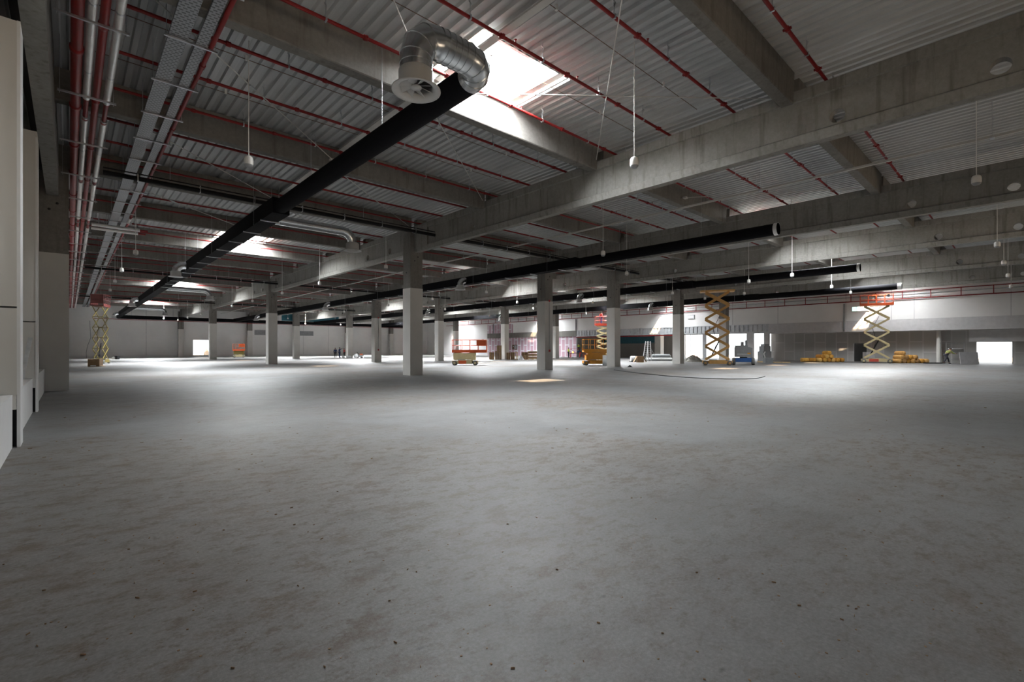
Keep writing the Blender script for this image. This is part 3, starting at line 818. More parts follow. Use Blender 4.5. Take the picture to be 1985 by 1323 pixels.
grillem = MB().lathe([(.104, -.075), (.098, -.10), (.07, -.128), (.03, -.14), (.001, -.142)], 20).mesh('grille', M['machine_grey'])
for k, (px, py) in enumerate(PEND):
    x, y = on_plane(px, py, 6.4)
    zp = 6.4
    if 2.0 < x < 2.6: zp = 6.7; x, y = on_plane(px, py, zp)
    if any(abs(x-a) < 1.7 and abs(y-b) < 1.3 for a in SKY_X for b in SKY_Y): x, y = x+2.1, y
    nb = min(BY, key=lambda q: abs(y-q))
    if .14 < abs(y-nb) < .30: y = nb+math.copysign(.1, y-nb)
    if any(abs(y-q-dy) < .1 for q in BY for dy in (1.55, 3.75, 6.0)): y += .2
    big = {(482, 314): 'large white pendant speaker hanging between the cable trays and nearest duct', (1229.5, 316): 'white pendant speaker hanging in front of the nearest girder', (1892.6, 350): 'white pendant speaker hanging before the second girder line near the picture edge'}
    lab = big.get((px, py), 'white pendant speaker on a thin cord, %s from the left of all pendants' % nth(k+1))
    t = thing('pendant_speaker', lab, 'pendant', (x, y, zp), 0, 'white pendant speakers')
    for me, nm in ((bodym, 'housing'), (grillem, 'grille')):
        o = bpy.data.objects.new(nm, me); COL.objects.link(o); o.parent = t
    MB().tube([(0, 0, .14), (0, 0, (9.575 if min(abs(y-q) for q in BY) > .26 else 8.60)-zp)], .011, 6).build('cord', M['white'], t)

# ------------------------------------------------------------------ wall services on the far wall
for z, rr, lab in ((7.28, .06, 'lower red pipe running along the top of the white far wall'), (8.15, .05, 'upper red pipe running along the far wall above the white panels')):
    t = thing('wall_pipe', lab, 'pipe', (XR-.22, 0, z))
    MB().tube([(0, -8, 0), (0, 100, 0)], rr, 10).build('pipe', M['red_pipe'], t)
    if z > 8:
        for k in range(38):
            y = .2+2.45*k
            MB().box(-.03, .03, y-.035, y+.035, -.86, .05).build('drop', M['red_pipe'], t)
t = thing('conduit', 'pale cable conduit along the far wall just above the lower red pipe', 'conduit', (XR-.08, 0, 7.47))
MB().box(-.05, .05, -8, 100, 0, .12).build('channel', M['film'], t)
t = thing('conduit', 'grey conduit along the far wall between the two red pipes', 'conduit', (XR-.1, 0, 7.8))
MB().tube([(0, -8, 0), (0, 100, 0)], .05, 8).build('channel', M['steel'], t)
for px, py, lit, lab in ((1340, 615, False, 'unlit grey sign box on the far wall between two columns'), (1669, 599, True, 'glowing sign box on the far wall behind the raised red platform')):
    y = yw(px); d = XR*SN+y*CS; z = H+(HY-py)*d/F_PX
    t = thing('sign_box', lab, 'sign', (XR-.06, y, z))
    wd = .55 if not lit else .9
    MB().box(-.06, .06, -wd, wd, -.3, .3).build('housing', M['machine_grey'] if not lit else M['white'], t)
    if lit:
        MB().box(-.075, -.06, -wd+.04, wd-.55, -.26, .26).build('face', M['sign_lit'], t)
        MB().box(-.075, -.06, wd-.5, wd-.04, -.26, .26).build('pictogram', M['sign_green'], t)
    else:
        MB().box(-.075, -.06, -wd+.06, wd-.06, -.24, .24).build('face', M['band'], t)
for k, (a, b) in enumerate(((28.2, 30.3), (37.3, 40.2))):
    t = thing('wall_louvre', ['grey louvre on the back wall, left of the wide column', 'grey louvre on the back wall, right of the wide column'][k], 'louvre', ((a+b)/2, YB-.05, 4.95), 0, 'louvres on the back wall')
    hw = (b-a)/2
    MB().box(-hw, hw, -.02, .045, -.5, .5).build('frame', M['machine_grey'], t)
    mb = MB()
    for q in range(9): mb.box(-hw+.05, hw-.05, -.05, -.02, -.45+.1*q, -.40+.1*q)
    mb.build('slats', M['machine_grey'], t)
# downpipes on the walls
for k, (x, y, lab) in enumerate(((XR-.12, yw(957), 'dark downpipe on the pale wall above the concrete lintel'), (XR-.12, yw(1117), 'dark downpipe on the far wall above the pink boards'), (XR-.12, yw(1637), 'dark downpipe on the white far wall left of the raised red platform'))):
    z0 = 4.99 if k < 2 else 3.7
    o = MB().tube([(0, 0, 0), (0, 0, 9.0-z0-1.9)], .10, 10).build('downpipe', M['machine_grey'], None, (x, y, z0)); tag(o, lab, 'pipe')
# alarm button and conduit on the second line's first column
for k, (x, y, lab) in enumerate(((27.1, 25.6, 'red alarm button with a thin conduit on the column before the crates'), (27.1, 53.35, 'small red alarm button on the column left of the nearest column'))):
    t = thing('alarm_button', lab, 'alarm', (x+.02, y-.435, 1.45))
    MB().box(-.07, .07, -.07, 0, -.08, .08).build('housing', M['alarm'], t)
    MB().tube([(0, -.02, .08), (0, -.02, 3.8)], .015, 8).build('conduit', M['machine_grey'], t)
    MB().box(-.06, .06, -.05, 0, 3.76, 3.90).build('junction_box', M['alarm'], t)

# ------------------------------------------------------------------ scissor lifts
def wheel(parent, x, y, r, w_, hub):
    T = Matrix.Translation((x, y, r)) @ Matrix.Rotation(PI/2, 4, 'X')
    o = MB().lathe([(r*.55, -w_/2), (r*.92, -w_/2), (r, -w_*.35), (r, w_*.35), (r*.92, w_/2), (r*.55, w_/2)], 20, T).build('wheel', M['tyre'], parent)
    MB().lathe([(.001, -w_*.42), (r*.5, -w_*.42), (r*.56, -w_*.3), (r*.56, w_*.3), (r*.5, w_*.42), (.001, w_*.42)], 16, T).build('hub', hub, o)
def scissor_lift(label, loc, rotz, L, W, deck, pairs, base_m, arm_m, plat_m, ext=0.0, panel=False, rails=True, side_panel=None, arm_w=.10, rail_m=None, PL=None, mesh=False):
    t = thing('scissor_lift', label, 'lift', loc, rotz, 'scissor lifts')
    rail_m = rail_m or plat_m
    ch = MB().box(-L/2+.12, L/2-.12, -W/2+.16, W/2-.16, .16, .42).box(-L/2, -L/2+.14, -W/2+.05, W/2-.05, .2, .44).box(L/2-.14, L/2, -W/2+.05, W/2-.05, .2, .44)
    ch.box(-L*.28, L*.28, -W/2, W/2, .14, .50).build('chassis', base_m, t)
    if side_panel: MB().box(-L*.24, L*.06, -W/2-.03, -W/2+.01, .15, .46).build('side_panel', side_panel, t)
    MB().box(-L*.27, -L*.02, -W/2-.02, W/2+.02, .50, .56).build('battery_lid', M['machine_grey'], t)
    for sx in (-1, 1):
        for sy in (-1, 1): wheel(t, sx*(L/2-.24), sy*(W/2-.09), .22, .17, base_m)
    z0 = .52; H_ = deck-.14-z0; hp = H_/pairs; Ls = L*.80
    for sy in (-1, 1):
        for k in range(pairs):
            za, zb = z0+hp*k, z0+hp*(k+1)
            for q, (xa, xb) in enumerate(((-Ls/2, Ls/2), (Ls/2, -Ls/2))):
                yy = sy*(W/2-.17)+(.035 if q else -.035)
                MB().bar((xa, yy, za+.04), (xb, yy, zb-.02), .05, arm_w).build('scissor_arm', arm_m, t)
    for k in range(pairs+1):
        for sx in (-1, 1): MB().tube([(sx*Ls/2, -W/2+.12, z0+hp*k+.02), (sx*Ls/2, W/2-.12, z0+hp*k+.02)], .03, 8).build('pivot_shaft', arm_m, t)
    if pairs > 2:
        MB().tube([(-Ls*.25, 0, z0+hp*.25), (Ls*.12, 0, z0+hp*1.5)], .06, 10).build('ram', M['black'], t)
        MB().tube([(-Ls*.2, .2, z0+hp*.3), (0, .25, z0+hp*1.3), (-Ls*.15, .22, z0+hp*2.3), (Ls*.1, .2, z0+hp*3.2)], .018, 6).build('hose', M['black'], t)
    P2 = (PL or L)/2; W2 = W/2
    MB().box(-P2, P2+ext, -W2, W2, deck-.14, deck).build('platform', plat_m, t)
    if rails:
        def rail(p, q, r=.024): return MB().tube([p, q], r, 8)
        mb = MB(); x0, x1 = -P2+.02, P2+ext-.02; yy = W2-.03
        for z in (deck+.55, deck+1.08):
            for sy in (-1, 1): mb.tube([(x0, sy*yy, z), (x1, sy*yy, z)], .024, 8)
            for x in (x0, x1): mb.tube([(x, -yy, z), (x, yy, z)], .024, 8)
        mb.build('guard_rail', rail_m, t)
        nP = 5
        for k in range(nP):
            x = x0+(x1-x0)*k/(nP-1)
            for sy in (-1, 1): rail((x, sy*yy, deck), (x, sy*yy, deck+1.08)).build('rail_post', rail_m, t)
        MB().box(x0, x1, -yy-.005, -yy+.008, deck, deck+.14).box(x0, x1, yy-.008, yy+.005, deck, deck+.14).build('toe_board', plat_m, t)
        if mesh: MB().box(x0, x0+.012, -yy, yy, deck+.14, deck+1.05).box(x0, x1, yy-.012, yy, deck+.14, deck+1.05).build('mesh_panel', rail_m, t)
        if panel:
            MB().box(P2+ext-.95, P2+ext-.05, -yy-.03, -yy-.012, deck+.55, deck+1.08).build('banner', rail_m, t)
        MB().box(P2+ext-.5, P2+ext-.3, yy-.25, yy-.05, deck+.85, deck+1.15).build('control_box', M['black'], t)
    return t
def lift_at(px, py): return (*on_plane(px, py), 0)

L3 = scissor_lift('lowered orange and cream scissor lift between the nearest column and the crates', lift_at(902, 708.5), FACE, 2.45, 1.15, 1.36, 2, M['cream_machine'], M['cream_machine'], M['orange'], ext=.85, panel=True, side_panel=M['orange'], arm_w=.16)
MB().tube([(-.95, .2, 1.62), (-.95, .2, 1.85), (-.85, .2, 1.9), (.5, .2, 1.9)], .05, 10).build('white_tube', M['film'], L3)
MB().box(-1.1, 1.0, -.5, .5, .56, 1.18).build('scissor_stack', M['cream_machine'], L3)
L4 = scissor_lift('lowered bright yellow scissor lift in front of the third line column', lift_at(1155, 708.5), FACE, 2.5, 1.25, 1.42, 2, M['yellow'], M['yellow'], M['yellow'], side_panel=None, arm_w=.18)
MB().box(-1.0, 1.0, -.52, .52, .56, .9).box(-.85, .85, -.48, .48, .9, 1.25).build('scissor_stack', M['yellow'], L4)
o = MB().box(-.25, .25, -.02, .02, 0, 1.0).build('metal_sheet', M['steel']); x, y = on_plane(1173, 709.5); o.location = (x, y, 0); o.rotation_euler = (.12, 0, FACE)
tag(o, 'grey metal sheet leaning on the end of the yellow scissor lift', 'sheet')
bx, by = at_depth(1171, 63)
scissor_lift('raised red scissor lift half hidden behind the third line column', (bx, by, 0), FACE, 2.3, 1.1, 4.75, 6, M['cream_machine'], M['cream_machine'], M['red_machine'], arm_w=.13)
scissor_lift('raised ochre scissor lift standing in front of the bright openings', lift_at(1390, 708.5), FACE-.33, 2.62, 1.25, 7.22, 5, M['ochre'], M['ochre'], M['ochre'], PL=3.05, arm_w=.20, rails=False)
scissor_lift('raised cream scissor lift with red platform beside the insulation rolls', lift_at(1699, 704), FACE-.60, 2.8, 1.2, 6.55, 4, M['cream_machine'], M['cream_machine'], M['orange'], PL=3.0, side_panel=M['red_machine'], arm_w=.19)
scissor_lift('raised olive scissor lift with shaded red platform near the wall pipe rack', lift_at(195, 705.5), 1.27, 2.2, 1.12, 6.2, 5, M['olive'], M['olive'], M['shaded_red'], arm_w=.10, mesh=True)
L2 = scissor_lift('small lowered red scissor lift standing against the back wall', (*at_depth(463, 86), 0), FACE+.5, 1.9, 1.0, 1.35, 2, M['cream_machine'], M['olive'], M['orange'], panel=True, arm_w=.16)
MB().box(-.8, .8, -.4, .4, .56, 1.2).build('scissor_stack', M['olive'], L2)

# boom lift seen from behind
x, y = on_plane(1441, 708)
t = thing('boom_lift', 'blue boom lift with grey engine cover parked before the bright openings', 'lift', (x, y, 0), FACE-.45)
MB().box(-.70, .70, -.2, 2.2, .28, .68).box(-.62, .62, -.28, -.2, .34, .64).build('chassis', M['blue'], t)
for sx in (-1, 1):
    for yy in (.12, 1.9):
        T = Matrix.Translation((sx*.86, yy, .34)) @ Matrix.Rotation(PI/2, 4, 'Y')
        o = MB().lathe([(.18, -.14), (.31, -.14), (.34, -.09), (.34, .09), (.31, .14), (.18, .14)], 20, T).build('wheel', M['tyre'], t)
        MB().lathe([(.001, -.1), (.2, -.1), (.2, .1), (.001, .1)], 14, T).build('hub', M['blue'], o)
mb = MB().box(-.80, .62, -.15, 1.6, .78, 1.75).box(-.74, .4, -.05, 1.4, 1.75, 1.92)
mb.build('engine_cover', M['machine_grey'], t)
MB().box(-.55, .55, -.165, -.15, 1.0, 1.12).build('handle_bar', M['steel'], t)
MB().box(.35, .65, -.165, -.15, 1.08, 1.2).build('warning_label', M['yellow'], t)
MB().tube([(0, .6, .62), (0, .6, .80)], .35, 18).build('turntable', M['black'], t)
MB().bar((-.1, .4, 1.8), (-.1, 1.8, 2.15), .28, .3).bar((.25, .3, 2.0), (.25, 2.4, 2.35), .2, .22).build('boom', M['machine_grey'], t)
MB().box(.62, .82, .3, 1.8, .7, 1.7).build('side_tank', M['machine_grey'], t)

# ------------------------------------------------------------------ people
def skin_mesh(name, verts, edges, mats, sub=1):
    me = bpy.data.meshes.new(name); me.from_pydata([v[0] for v in verts], edges, []); me.update()
    o = bpy.data.objects.new(name+'_skeleton', me); COL.objects.link(o)
    md = o.modifiers.new('skin', 'SKIN'); sv = me.skin_vertices[0].data
    for k, v in enumerate(verts):
        sv[k].radius = (v[1], v[2] if len(v) > 2 else v[1]); sv[k].use_root = (k == 0)
    ss = o.modifiers.new('sub', 'SUBSURF'); ss.levels = sub; ss.render_levels = sub
    dg = bpy.context.evaluated_depsgraph_get(); dg.update()
    new = bpy.data.meshes.new_from_object(o.evaluated_get(dg)); new.name = name
    bpy.data.objects.remove(o); bpy.data.meshes.remove(me)
    new.materials.clear(); new.materials.append(mats)
    for p in new.polygons: p.use_smooth = True
    return new
def person(label, loc, rotz, pose, top_m, leg_m, head_m, scale=1.0, vest=True):
    """forward is +X; joints in metres"""
    V = Vector
    pel = V((0, 0, .95)); lean = pose.get('lean', 0.0); drop = pose.get('drop', 0.0)
    pel = V((pose.get('back', 0), 0, .95-drop))
    R = Matrix.Rotation(lean, 3, 'Y')
    up = lambda x, y, z: pel + R @ V((x, y, z))
    belly, chest, neck = up(.01, 0, .17), up(.02, 0, .38), up(0, 0, .53)
    R2 = Matrix.Rotation(lean*.6+pose.get('nod', 0), 3, 'Y')
    head = neck + R2 @ V((.03, 0, .12)); crown = neck + R2 @ V((.02, 0, .23)); nose = neck + R2 @ V((.13, 0, .11)); chin = neck+R2 @ V((.09, 0, .05))
    sh = {s: up(0, s*.185, .45) for s in (-1, 1)}
    el = {s: sh[s]+V(pose.get('el%d' % s, (.0, s*.06, -.29))) for s in (-1, 1)}
    wr = {s: el[s]+V(pose.get('wr%d' % s, (.07, 0, -.25))) for s in (-1, 1)}
    hip = {s: pel+V((0, s*.10, -.03)) for s in (-1, 1)}
    kn = {s: V(pose.get('kn%d' % s, (.03, s*.11, .50))) for s in (-1, 1)}
    an = {s: V(pose.get('an%d' % s, (0, s*.12, .09))) for s in (-1, 1)}
    verts = [(pel, .125, .15), (belly, .11, .14), (chest, .12, .165), (neck, .055), (head, .085, .075), (crown, .07)]
    edges = [(0, 1), (1, 2), (2, 3), (3, 4), (4, 5)]
    verts += [(nose, .018), (chin, .035)]; edges += [(4, 6), (4, 7)]
    for s in (-1, 1):
        b = len(verts)
        verts += [(sh[s], .06), (el[s], .045), (wr[s], .03)]
        edges += [(2, b), (b, b+1), (b+1, b+2)]
        d = (wr[s]-el[s]).normalized(); side = d.orthogonal().normalized()
        palm = wr[s]+d*.06; verts.append((palm, .034, .018)); edges.append((b+2, b+3))
        for q, ln in enumerate((.055, .07, .078, .07)):
            k = len(verts); f1 = palm+d*.03+side*(.024*(q-1.5))
            verts += [(f1, .009), (f1+d*ln*.6, .009), (f1+d*ln+V((.01, 0, -.01)), .007)]; edges += [(b+3, k), (k, k+1), (k+1, k+2)]
        k = len(verts); verts += [(wr[s]+d*.035+side*.04, .01), (wr[s]+d*.075+side*.062, .008)]; edges += [(b+3, k), (k, k+1)]
        b = len(verts)
        verts += [(hip[s], .095), (kn[s], .06), (an[s], .042), (an[s]+V((.15, s*.02, -.045)), .04, .03)]
        edges += [(0, b), (b, b+1), (b+1, b+2), (b+2, b+3)]
    t = thing('person', label, 'person', loc, rotz, pose.get('group'))
    t.scale = (scale,)*3
    o = bpy.data.objects.new('body', skin_mesh('body', verts, edges, M['skin'])); COL.objects.link(o); o.parent = t
    tv = [(pel+V((0, 0, .03)), .15, .175), (belly, .135, .165), (chest, .145, .19), (neck-R @ V((0, 0, .05)), .08)]; te = [(0, 1), (1, 2), (2, 3)]
    for s in (-1, 1):
        b = len(tv); tv += [(sh[s], .08), (el[s], .062), (el[s]+(wr[s]-el[s])*.85, .048)]; te += [(2, b), (b, b+1), (b+1, b+2)]
    o = bpy.data.objects.new('jacket', skin_mesh('jacket', tv, te, top_m)); COL.objects.link(o); o.parent = t
    lv = [(pel+V((0, 0, .02)), .135, .165)]; le = []
    for s in (-1, 1):
        b = len(lv); lv += [(hip[s], .115), (kn[s], .08), (an[s]+V((0, 0, .02)), .065)]; le += [(0, b), (b, b+1), (b+1, b+2)]
    o = bpy.data.objects.new('trousers', skin_mesh('trousers', lv, le, leg_m)); COL.objects.link(o); o.parent = t
    for s in (-1, 1):
        MB().ball(an[s]+V((.06, 0, -.035)), .07, 12, 8, (2.0, .8, .75)).build('boot', M['black'], t)
    T = Matrix.Translation(head+R2 @ V((-.012, 0, .05))) @ R2.to_4x4()
    MB().lathe([(.108, -.02), (.108, .01), (.09, .06), (.05, .09), (.001, .10)], 16, T).build('hair' if head_m is M['hair'] else 'helmet', head_m, t)
    return t
def toward(px, d): return (*at_depth(px, d), 0)
VIEW = PI/2-YAW                                  # facing away from the camera
grpA = {'group': None}
person('man in navy jacket standing with his back turned, leftmost of three by the back wall', toward(650, 82), VIEW+.3, dict(kn1=(.02, .1, .5)), M['navy'], M['trousers'], M['hair'])
person('man in navy and red jacket pointing with one raised arm by the back wall', toward(658, 82), FACE, {'el-1': (.24, -.05, .05), 'wr-1': (.25, -.02, .09)}, M['navy'], M['navy'], M['hair'], 1.03)
person('person in dark red jacket half hidden beside the column at the back', toward(667.3, 83), FACE+PI, {}, M['red_cloth'], M['trousers'], M['hair'], .98)
person('worker in lime vest standing in front of the pink boards', toward(1102, 84), FACE+.4, {'el1': (.15, .08, -.24), 'wr1': (.24, 0, -.05)}, M['hivis'], M['trousers'], M['hair'], 1.02)
person('worker in navy bending beside the glowing work lamp', toward(1124, 82), FACE+PI+.2, {'lean': .8, 'back': -.12, 'el1': (.15, .05, -.24), 'wr1': (.1, 0, -.24), 'el-1': (.15, -.05, -.24), 'wr-1': (.1, 0, -.24)}, M['navy'], M['red_cloth'], M['red_cloth'], 1.0)
t_p = person('worker in lime vest raised on a trestle before the pink boards', (*at_depth(1122, 85), .82), VIEW, {'el1': (.12, .06, -.22), 'wr1': (.2, 0, .03), 'el-1': (.12, -.06, -.22), 'wr-1': (.2, 0, .03)}, M['hivis'], M['trousers'], M['hair'], 1.0)
person('worker in lime vest partly seen behind the yellow scissor lift rails', toward(1139, 78), VIEW, {}, M['hivis'], M['trousers'], M['hair'], .98)
person('worker in orange vest standing on the raised red platform', (bx-.35, by+.25, 4.75), FACE+.5, {}, M['red_cloth'], M['navy'], M['hair'], .98)
person('man in olive jacket striding bent forward along the far wall', toward(1836, 50.8), FACE, {'lean': .72, 'back': -.1, 'el1': (.2, .05, -.2), 'wr1': (.2, 0, -.02), 'el-1': (.2, -.05, -.22), 'wr-1': (.22, 0, -.05), 'kn1': (.2, .1, .50), 'an1': (.3, .1, .09), 'kn-1': (-.2, -.1, .50), 'an-1': (-.45, -.1, .12)}, M['olive_cloth'], M['trousers'], M['hair'], 1.05)

# trestle and lamp where the lime vests work
x, y = at_depth(1122, 85)
t = thing('work_platform', 'low red work platform carrying the lime vest worker', 'platform', (x, y, 0), FACE)
MB().box(-1.6, .9, -.5, .5, .74, .82).build('deck', M['brown_wood'], t)
for sx in (-1.5, .8):
    for sy in (-.42, .42): MB().box(sx-.04, sx+.04, sy-.04, sy+.04, 0, .74).build('leg', M['red_machine'], t)
MB().bar((-1.5, -.45, .85), (-1.5, -.45, 1.6), .05, .05).bar((-1.5, -.45, 1.6), (.8, -.45, 1.6), .05, .05).bar((-1.5, -.45, 1.5), (-.6, -.45, .85), .05, .05).build('rail', M['red_machine'], t)
x, y = at_depth(1110.5, 81); o = MB().ball((0, 0, 0), .14, 14, 10).build('lamp_bulb', M['flame']); o.location = (0, 0, .98)
t = thing('work_lamp', 'glowing orange work lamp on a stand between two workers', 'lamp', (x, y, 0)); o.parent = t
MB().tube([(0, 0, .05), (0, 0, .9)], .025, 8).lathe([(.001, 0), (.22, 0), (.22, .05), (.001, .06)], 14).build('stand', M['black'], t)

# ------------------------------------------------------------------ loose goods on the floor
def carton(label, px0, px1, ptop, d, depth=.5, mat='cardboard', tape=True, z=0.0, rot=0.0, name='cardboard_box', cat='box', group='cardboard boxes by the pink boards'):
    pc = (px0+px1)/2; x, y = at_depth(pc, d+depth/2); w_ = (px1-px0)*d/F_PX; h = (HY-ptop)*d/F_PX+H-z
    t = thing(name, label, cat, (x, y, z), FACE+rot, group)
    e = .012
    MB().box(-w_/2, w_/2, -depth/2, depth/2, 0, h-e).build('carton', M[mat], t)
    MB().box(-w_/2+.005, -.004, -depth/2+.005, depth/2-.005, h-e, h).build('flap', M[mat], t)
    MB().box(.004, w_/2-.005, -depth/2+.005, depth/2-.005, h-e, h).build('flap', M[mat], t)
    if tape: MB().box(-.03, .03, -depth/2-.004, depth/2+.004, .02, h+.003).build('tape', M['wood'], t)
    return t
D = 71.0
carton('short cardboard box, leftmost of the boxes by the pink boards', 948.6, 952.6, 683.2, D)
carton('cardboard box beside the leftmost one by the pink boards', 953, 957.8, 683.4, D)
carton('half height cardboard box in front of the tall upright ones', 959.6, 963, 681, D-1.5, .3)
carton('tall upright cardboard box touching the fourth line column', 963.4, 967.4, 670.4, D-1.3)
carton('tallest cardboard box directly left of the fourth line column', 967.8, 972.2, 670.0, D-1.3)
carton('wide cardboard box standing right of the fourth line column', 981.8, 989.4, 684, D-1.5)
carton('cardboard box with papers on top, beside the upright pallet', 989.8, 996.8, 683.2, D-1.5)
carton('small cardboard box lying next to the white film heap', 1015.4, 1022.4, 689.8, D-1.5, .6)
carton('flat brown cardboard box behind the white film heap', 1010.8, 1022.8, 683, D+1.2, .5)
x, y = at_depth(1000.5, D-1.5)
t = thing('wooden_pallet', 'pale wooden pallet standing on edge beside the cardboard boxes', 'pallet', (x, y, 0), FACE)
for z in (.0, .48, .96):
    MB().box(-.27, .27, -.07, .07, z, z+.12).build('board', M['wood'], t)
for xx in (-.27, 0, .19):
    MB().box(xx, xx+.08, -.05, .05, .12, 1.05).build('stringer', M['wood'], t)
def crate(label, z, h):
    x, y = at_depth(1033.2, D-1.2)
    t = thing('timber_crate', label, 'crate', (x, y, z), FACE, 'long timber crates stacked by the pink boards')
    L = 1.5/2
    MB().box(-L, L, -.45, .45, h*.42, h*.9).build('load', M['cardboard'], t)
    MB().box(-L, L, -.47, .47, h*.24, h*.42).build('base_board', M['wood'], t)
    for xx in (-L, -.06, L-.12): MB().box(xx, xx+.12, -.46, .46, 0, h*.24).build('block', M['wood'], t)
    MB().box(-L, L, -.47, .47, h*.9, h).build('top_board', M['wood'], t)
crate('bottom timber crate of the stack left of the second line column', 0, .42); crate('middle timber crate of the stack left of the second line column', .42, .42); crate('top timber crate of the stack left of the second line column', .84, .38)
def heap(name, label, cat, loc, rx, ry, h, mat, seed, group=None, kind=None, jag=.25):
    random.seed(seed); mb = MB(); nr, na = 8, 26; vs = []; fs = []
    for i in range(nr+1):
        for j in range(na):
            r = i/nr; a = 2*PI*j/na; k = 1+random.uniform(-jag, jag)*(.5 if i in (0,) else 1)
            zz = h*(math.cos(PI*r)*.5+.5)*(1+random.uniform(-jag, jag)) if i < nr else 0
            vs.append((rx*r*math.cos(a)*(1+.12*math.sin(3*a)), ry*r*math.sin(a)*(1+.12*math.sin(5*a)), max(0, zz)))
    for i in range(nr):
        for j in range(na):
            a = i*na+j; b = i*na+(j+1) % na; fs.append((a, b, b+na, a+na))
    o = mb.add(vs, fs).build(name, mat, None, loc, FACE); tag(o, label, cat, group, kind); return o
heap('plastic_film', 'crumpled white plastic film lying between the pallet and crates', 'film', (*at_depth(1010.5, D-2), 0), .5, .4, .55, M['film'], 3)
t = thing('wall_hatch', 'dark brown framed hatch in the pink board wall', 'hatch', (XR-.02, yw(998), 1.9), -PI/2)
MB().box(-.75, .75, -.06, .04, -.5, .5).build('frame', M['brown_wood'], t)
MB().box(-.1, .65, -.075, -.06, -.38, .38).build('pane', M['machine_grey'], t)
MB().box(-.5, -.3, -.075, -.06, .1, .25).build('paper', M['film'], t)
# brown carton near the olive lift
x, y = on_plane(187, 711)
t = thing('cardboard_box', 'brown cardboard box in front of the raised olive scissor lift', 'box', (x, y, 0), FACE+.35)
MB().box(-.5, .35, -.35, .35, 0, .68).build('carton', M['cardboard'], t)
MB().add([(.35, -.35, .1), (.35, .35, .1), (.6, .35, .02), (.6, -.35, .02)], [(0, 1, 2, 3)]).build('flap', M['cardboard'], t)
MB().box(-.3, .1, -.36, -.35, .03, .14).build('label_sheet', M['film'], t)
# goods behind the third and fourth line columns
D2 = 72.0
x, y = at_depth(1240.5, 56)
t = thing('open_carton', 'open brown carton on the floor between two columns before the ladder', 'box', (x, y, 0), FACE)
MB().box(-.37, .37, -.3, .3, 0, .72).build('carton', M['cardboard'], t)
for sx in (-1, 1): MB().bar((sx*.37, 0, .70), (sx*.75, 0, .05), .5, .012).build('flap', M['cardboard'], t)
x, y = at_depth(1227.5, 58)
t = thing('wrapped_bundle', 'white wrapped bundle with black end left of the open carton', 'bundle', (x, y, 0), FACE)
MB().tube([(-.3, 0, .4), (.25, 0, .4)], .32, 16).build('wrapping', M['film'], t); MB().tube([(.25, 0, .4), (.42, 0, .4)], .33, 16).build('band', M['black'], t)
MB().box(-.4, .6, -.3, .3, 0, .08).build('board', M['black'], t)
x, y = at_depth(1255.5, 62)
t = thing('ladder', 'white double step ladder standing between two columns', 'ladder', (x, y, 0), FACE+.1)
hh = 2.55
for sgn, off in ((1, .25), (-1, -.45)):
    for sx in (-.2, .2):
        MB().bar((sx+(.18 if sgn > 0 else -.1), off*0.2, hh), (sx+(.18 if sgn > 0 else -.28), -off, 0), .06, .09).build('rail', M['film'], t)
    for k in range(9):
        z = .25+.27*k; f = 1-z/hh
        xx = (.18 if sgn > 0 else -.1-.18*f); MB().box(xx-.2, xx+.2, -off*f-.03, -off*f+.03, z-.02, z+.02).build('rung', M['film'], t)
MB().bar((.4, 0, 2.35), (1.1, .1, 2.35), .05, .05).bar((.4, 0, 1.6), (1.1, .1, .6), .04, .04).build('brace', M['steel'], t)
for k, (px0, px1, py, dd, mm, lab) in enumerate(((1252, 1302, 694, 63, 'film', 'long pale tube lying lowest in front of the pipe bundle'), (1264, 1298, 690, 65, 'machine_grey', 'grey tube on top of the pipe bundle by the ladder'), (1266, 1300, 692, 65.7, 'steel', 'steel tube behind the grey one in the pipe bundle'))):
    x0, y0 = at_depth(px0, dd); x1, y1 = at_depth(px1, dd); r = .2 if k != 1 else .22
    zc = H-(py-HY)*dd/F_PX if k else .22
    o = MB().tube([(0, 0, 0), (x1-x0, y1-y0, 0)], r, 16).build('loose_tube', M[mm], None, (x0, y0, max(r, zc) if k else r)); tag(o, lab, 'tube', 'loose tubes lying between two columns')
x, y = at_depth(1283, 65.3)
t = thing('timber_rack', 'low black trestle under the pipe bundle by the ladder', 'rack', (x, y, 0), FACE)
for xx in (-1.0, 0, 1.0): MB().box(xx-.05, xx+.05, -.3, .1, 0, .27).build('leg', M['black'], t)
x, y = on_plane(1221, 712); heap('black_rag', 'crumpled black rag on the floor right of the third line column', 'rag', (x, y, 0), .28, .2, .14, M['black'], 8)
x, y = at_depth(1278, 80)
t = thing('round_column', 'pale column standing in the dark recess behind the ladder', 'column', (74.2, yw(1278, 74.2), 0)); t['kind'] = 'thing'
MB().box(-.55, .55, -.55, .55, 0, 4.95).build('shaft', M['paint'], t)
# rubble and wrapped pallet by the openings
heap('rubble_heap', 'grey rubble heap on the floor beside the ochre scissor lift', 'rubble', (*at_depth(1344, 57), 0), 1.65, .8, .72, M['rubble'], 5)
x, y = at_depth(1482, 56)
t = thing('pallet_load', 'tall grey wrapped pallet load in front of the last bright opening', 'pallet', (x, y, 0), FACE+.2)
for xx in (-.55, -.06, .43): MB().box(xx, xx+.12, -.5, .5, 0, .12).build('block', M['wood'], t)
MB().box(-.6, .6, -.5, .5, .12, .16).build('deck', M['wood'], t)
MB().box(-.55, .55, -.45, .45, .16, 1.3).box(-.4, .5, -.4, .4, 1.3, 1.9).box(-.25, .35, -.3, .3, 1.9, 2.15).build('wrapped_load', M['machine_grey'], t)
MB().tube([(-.6, -.48, .3), (-.35, -.52, .6), (-.5, -.5, 1.0), (-.3, -.5, 1.25)], .06, 8).build('hose', M['film'], t)
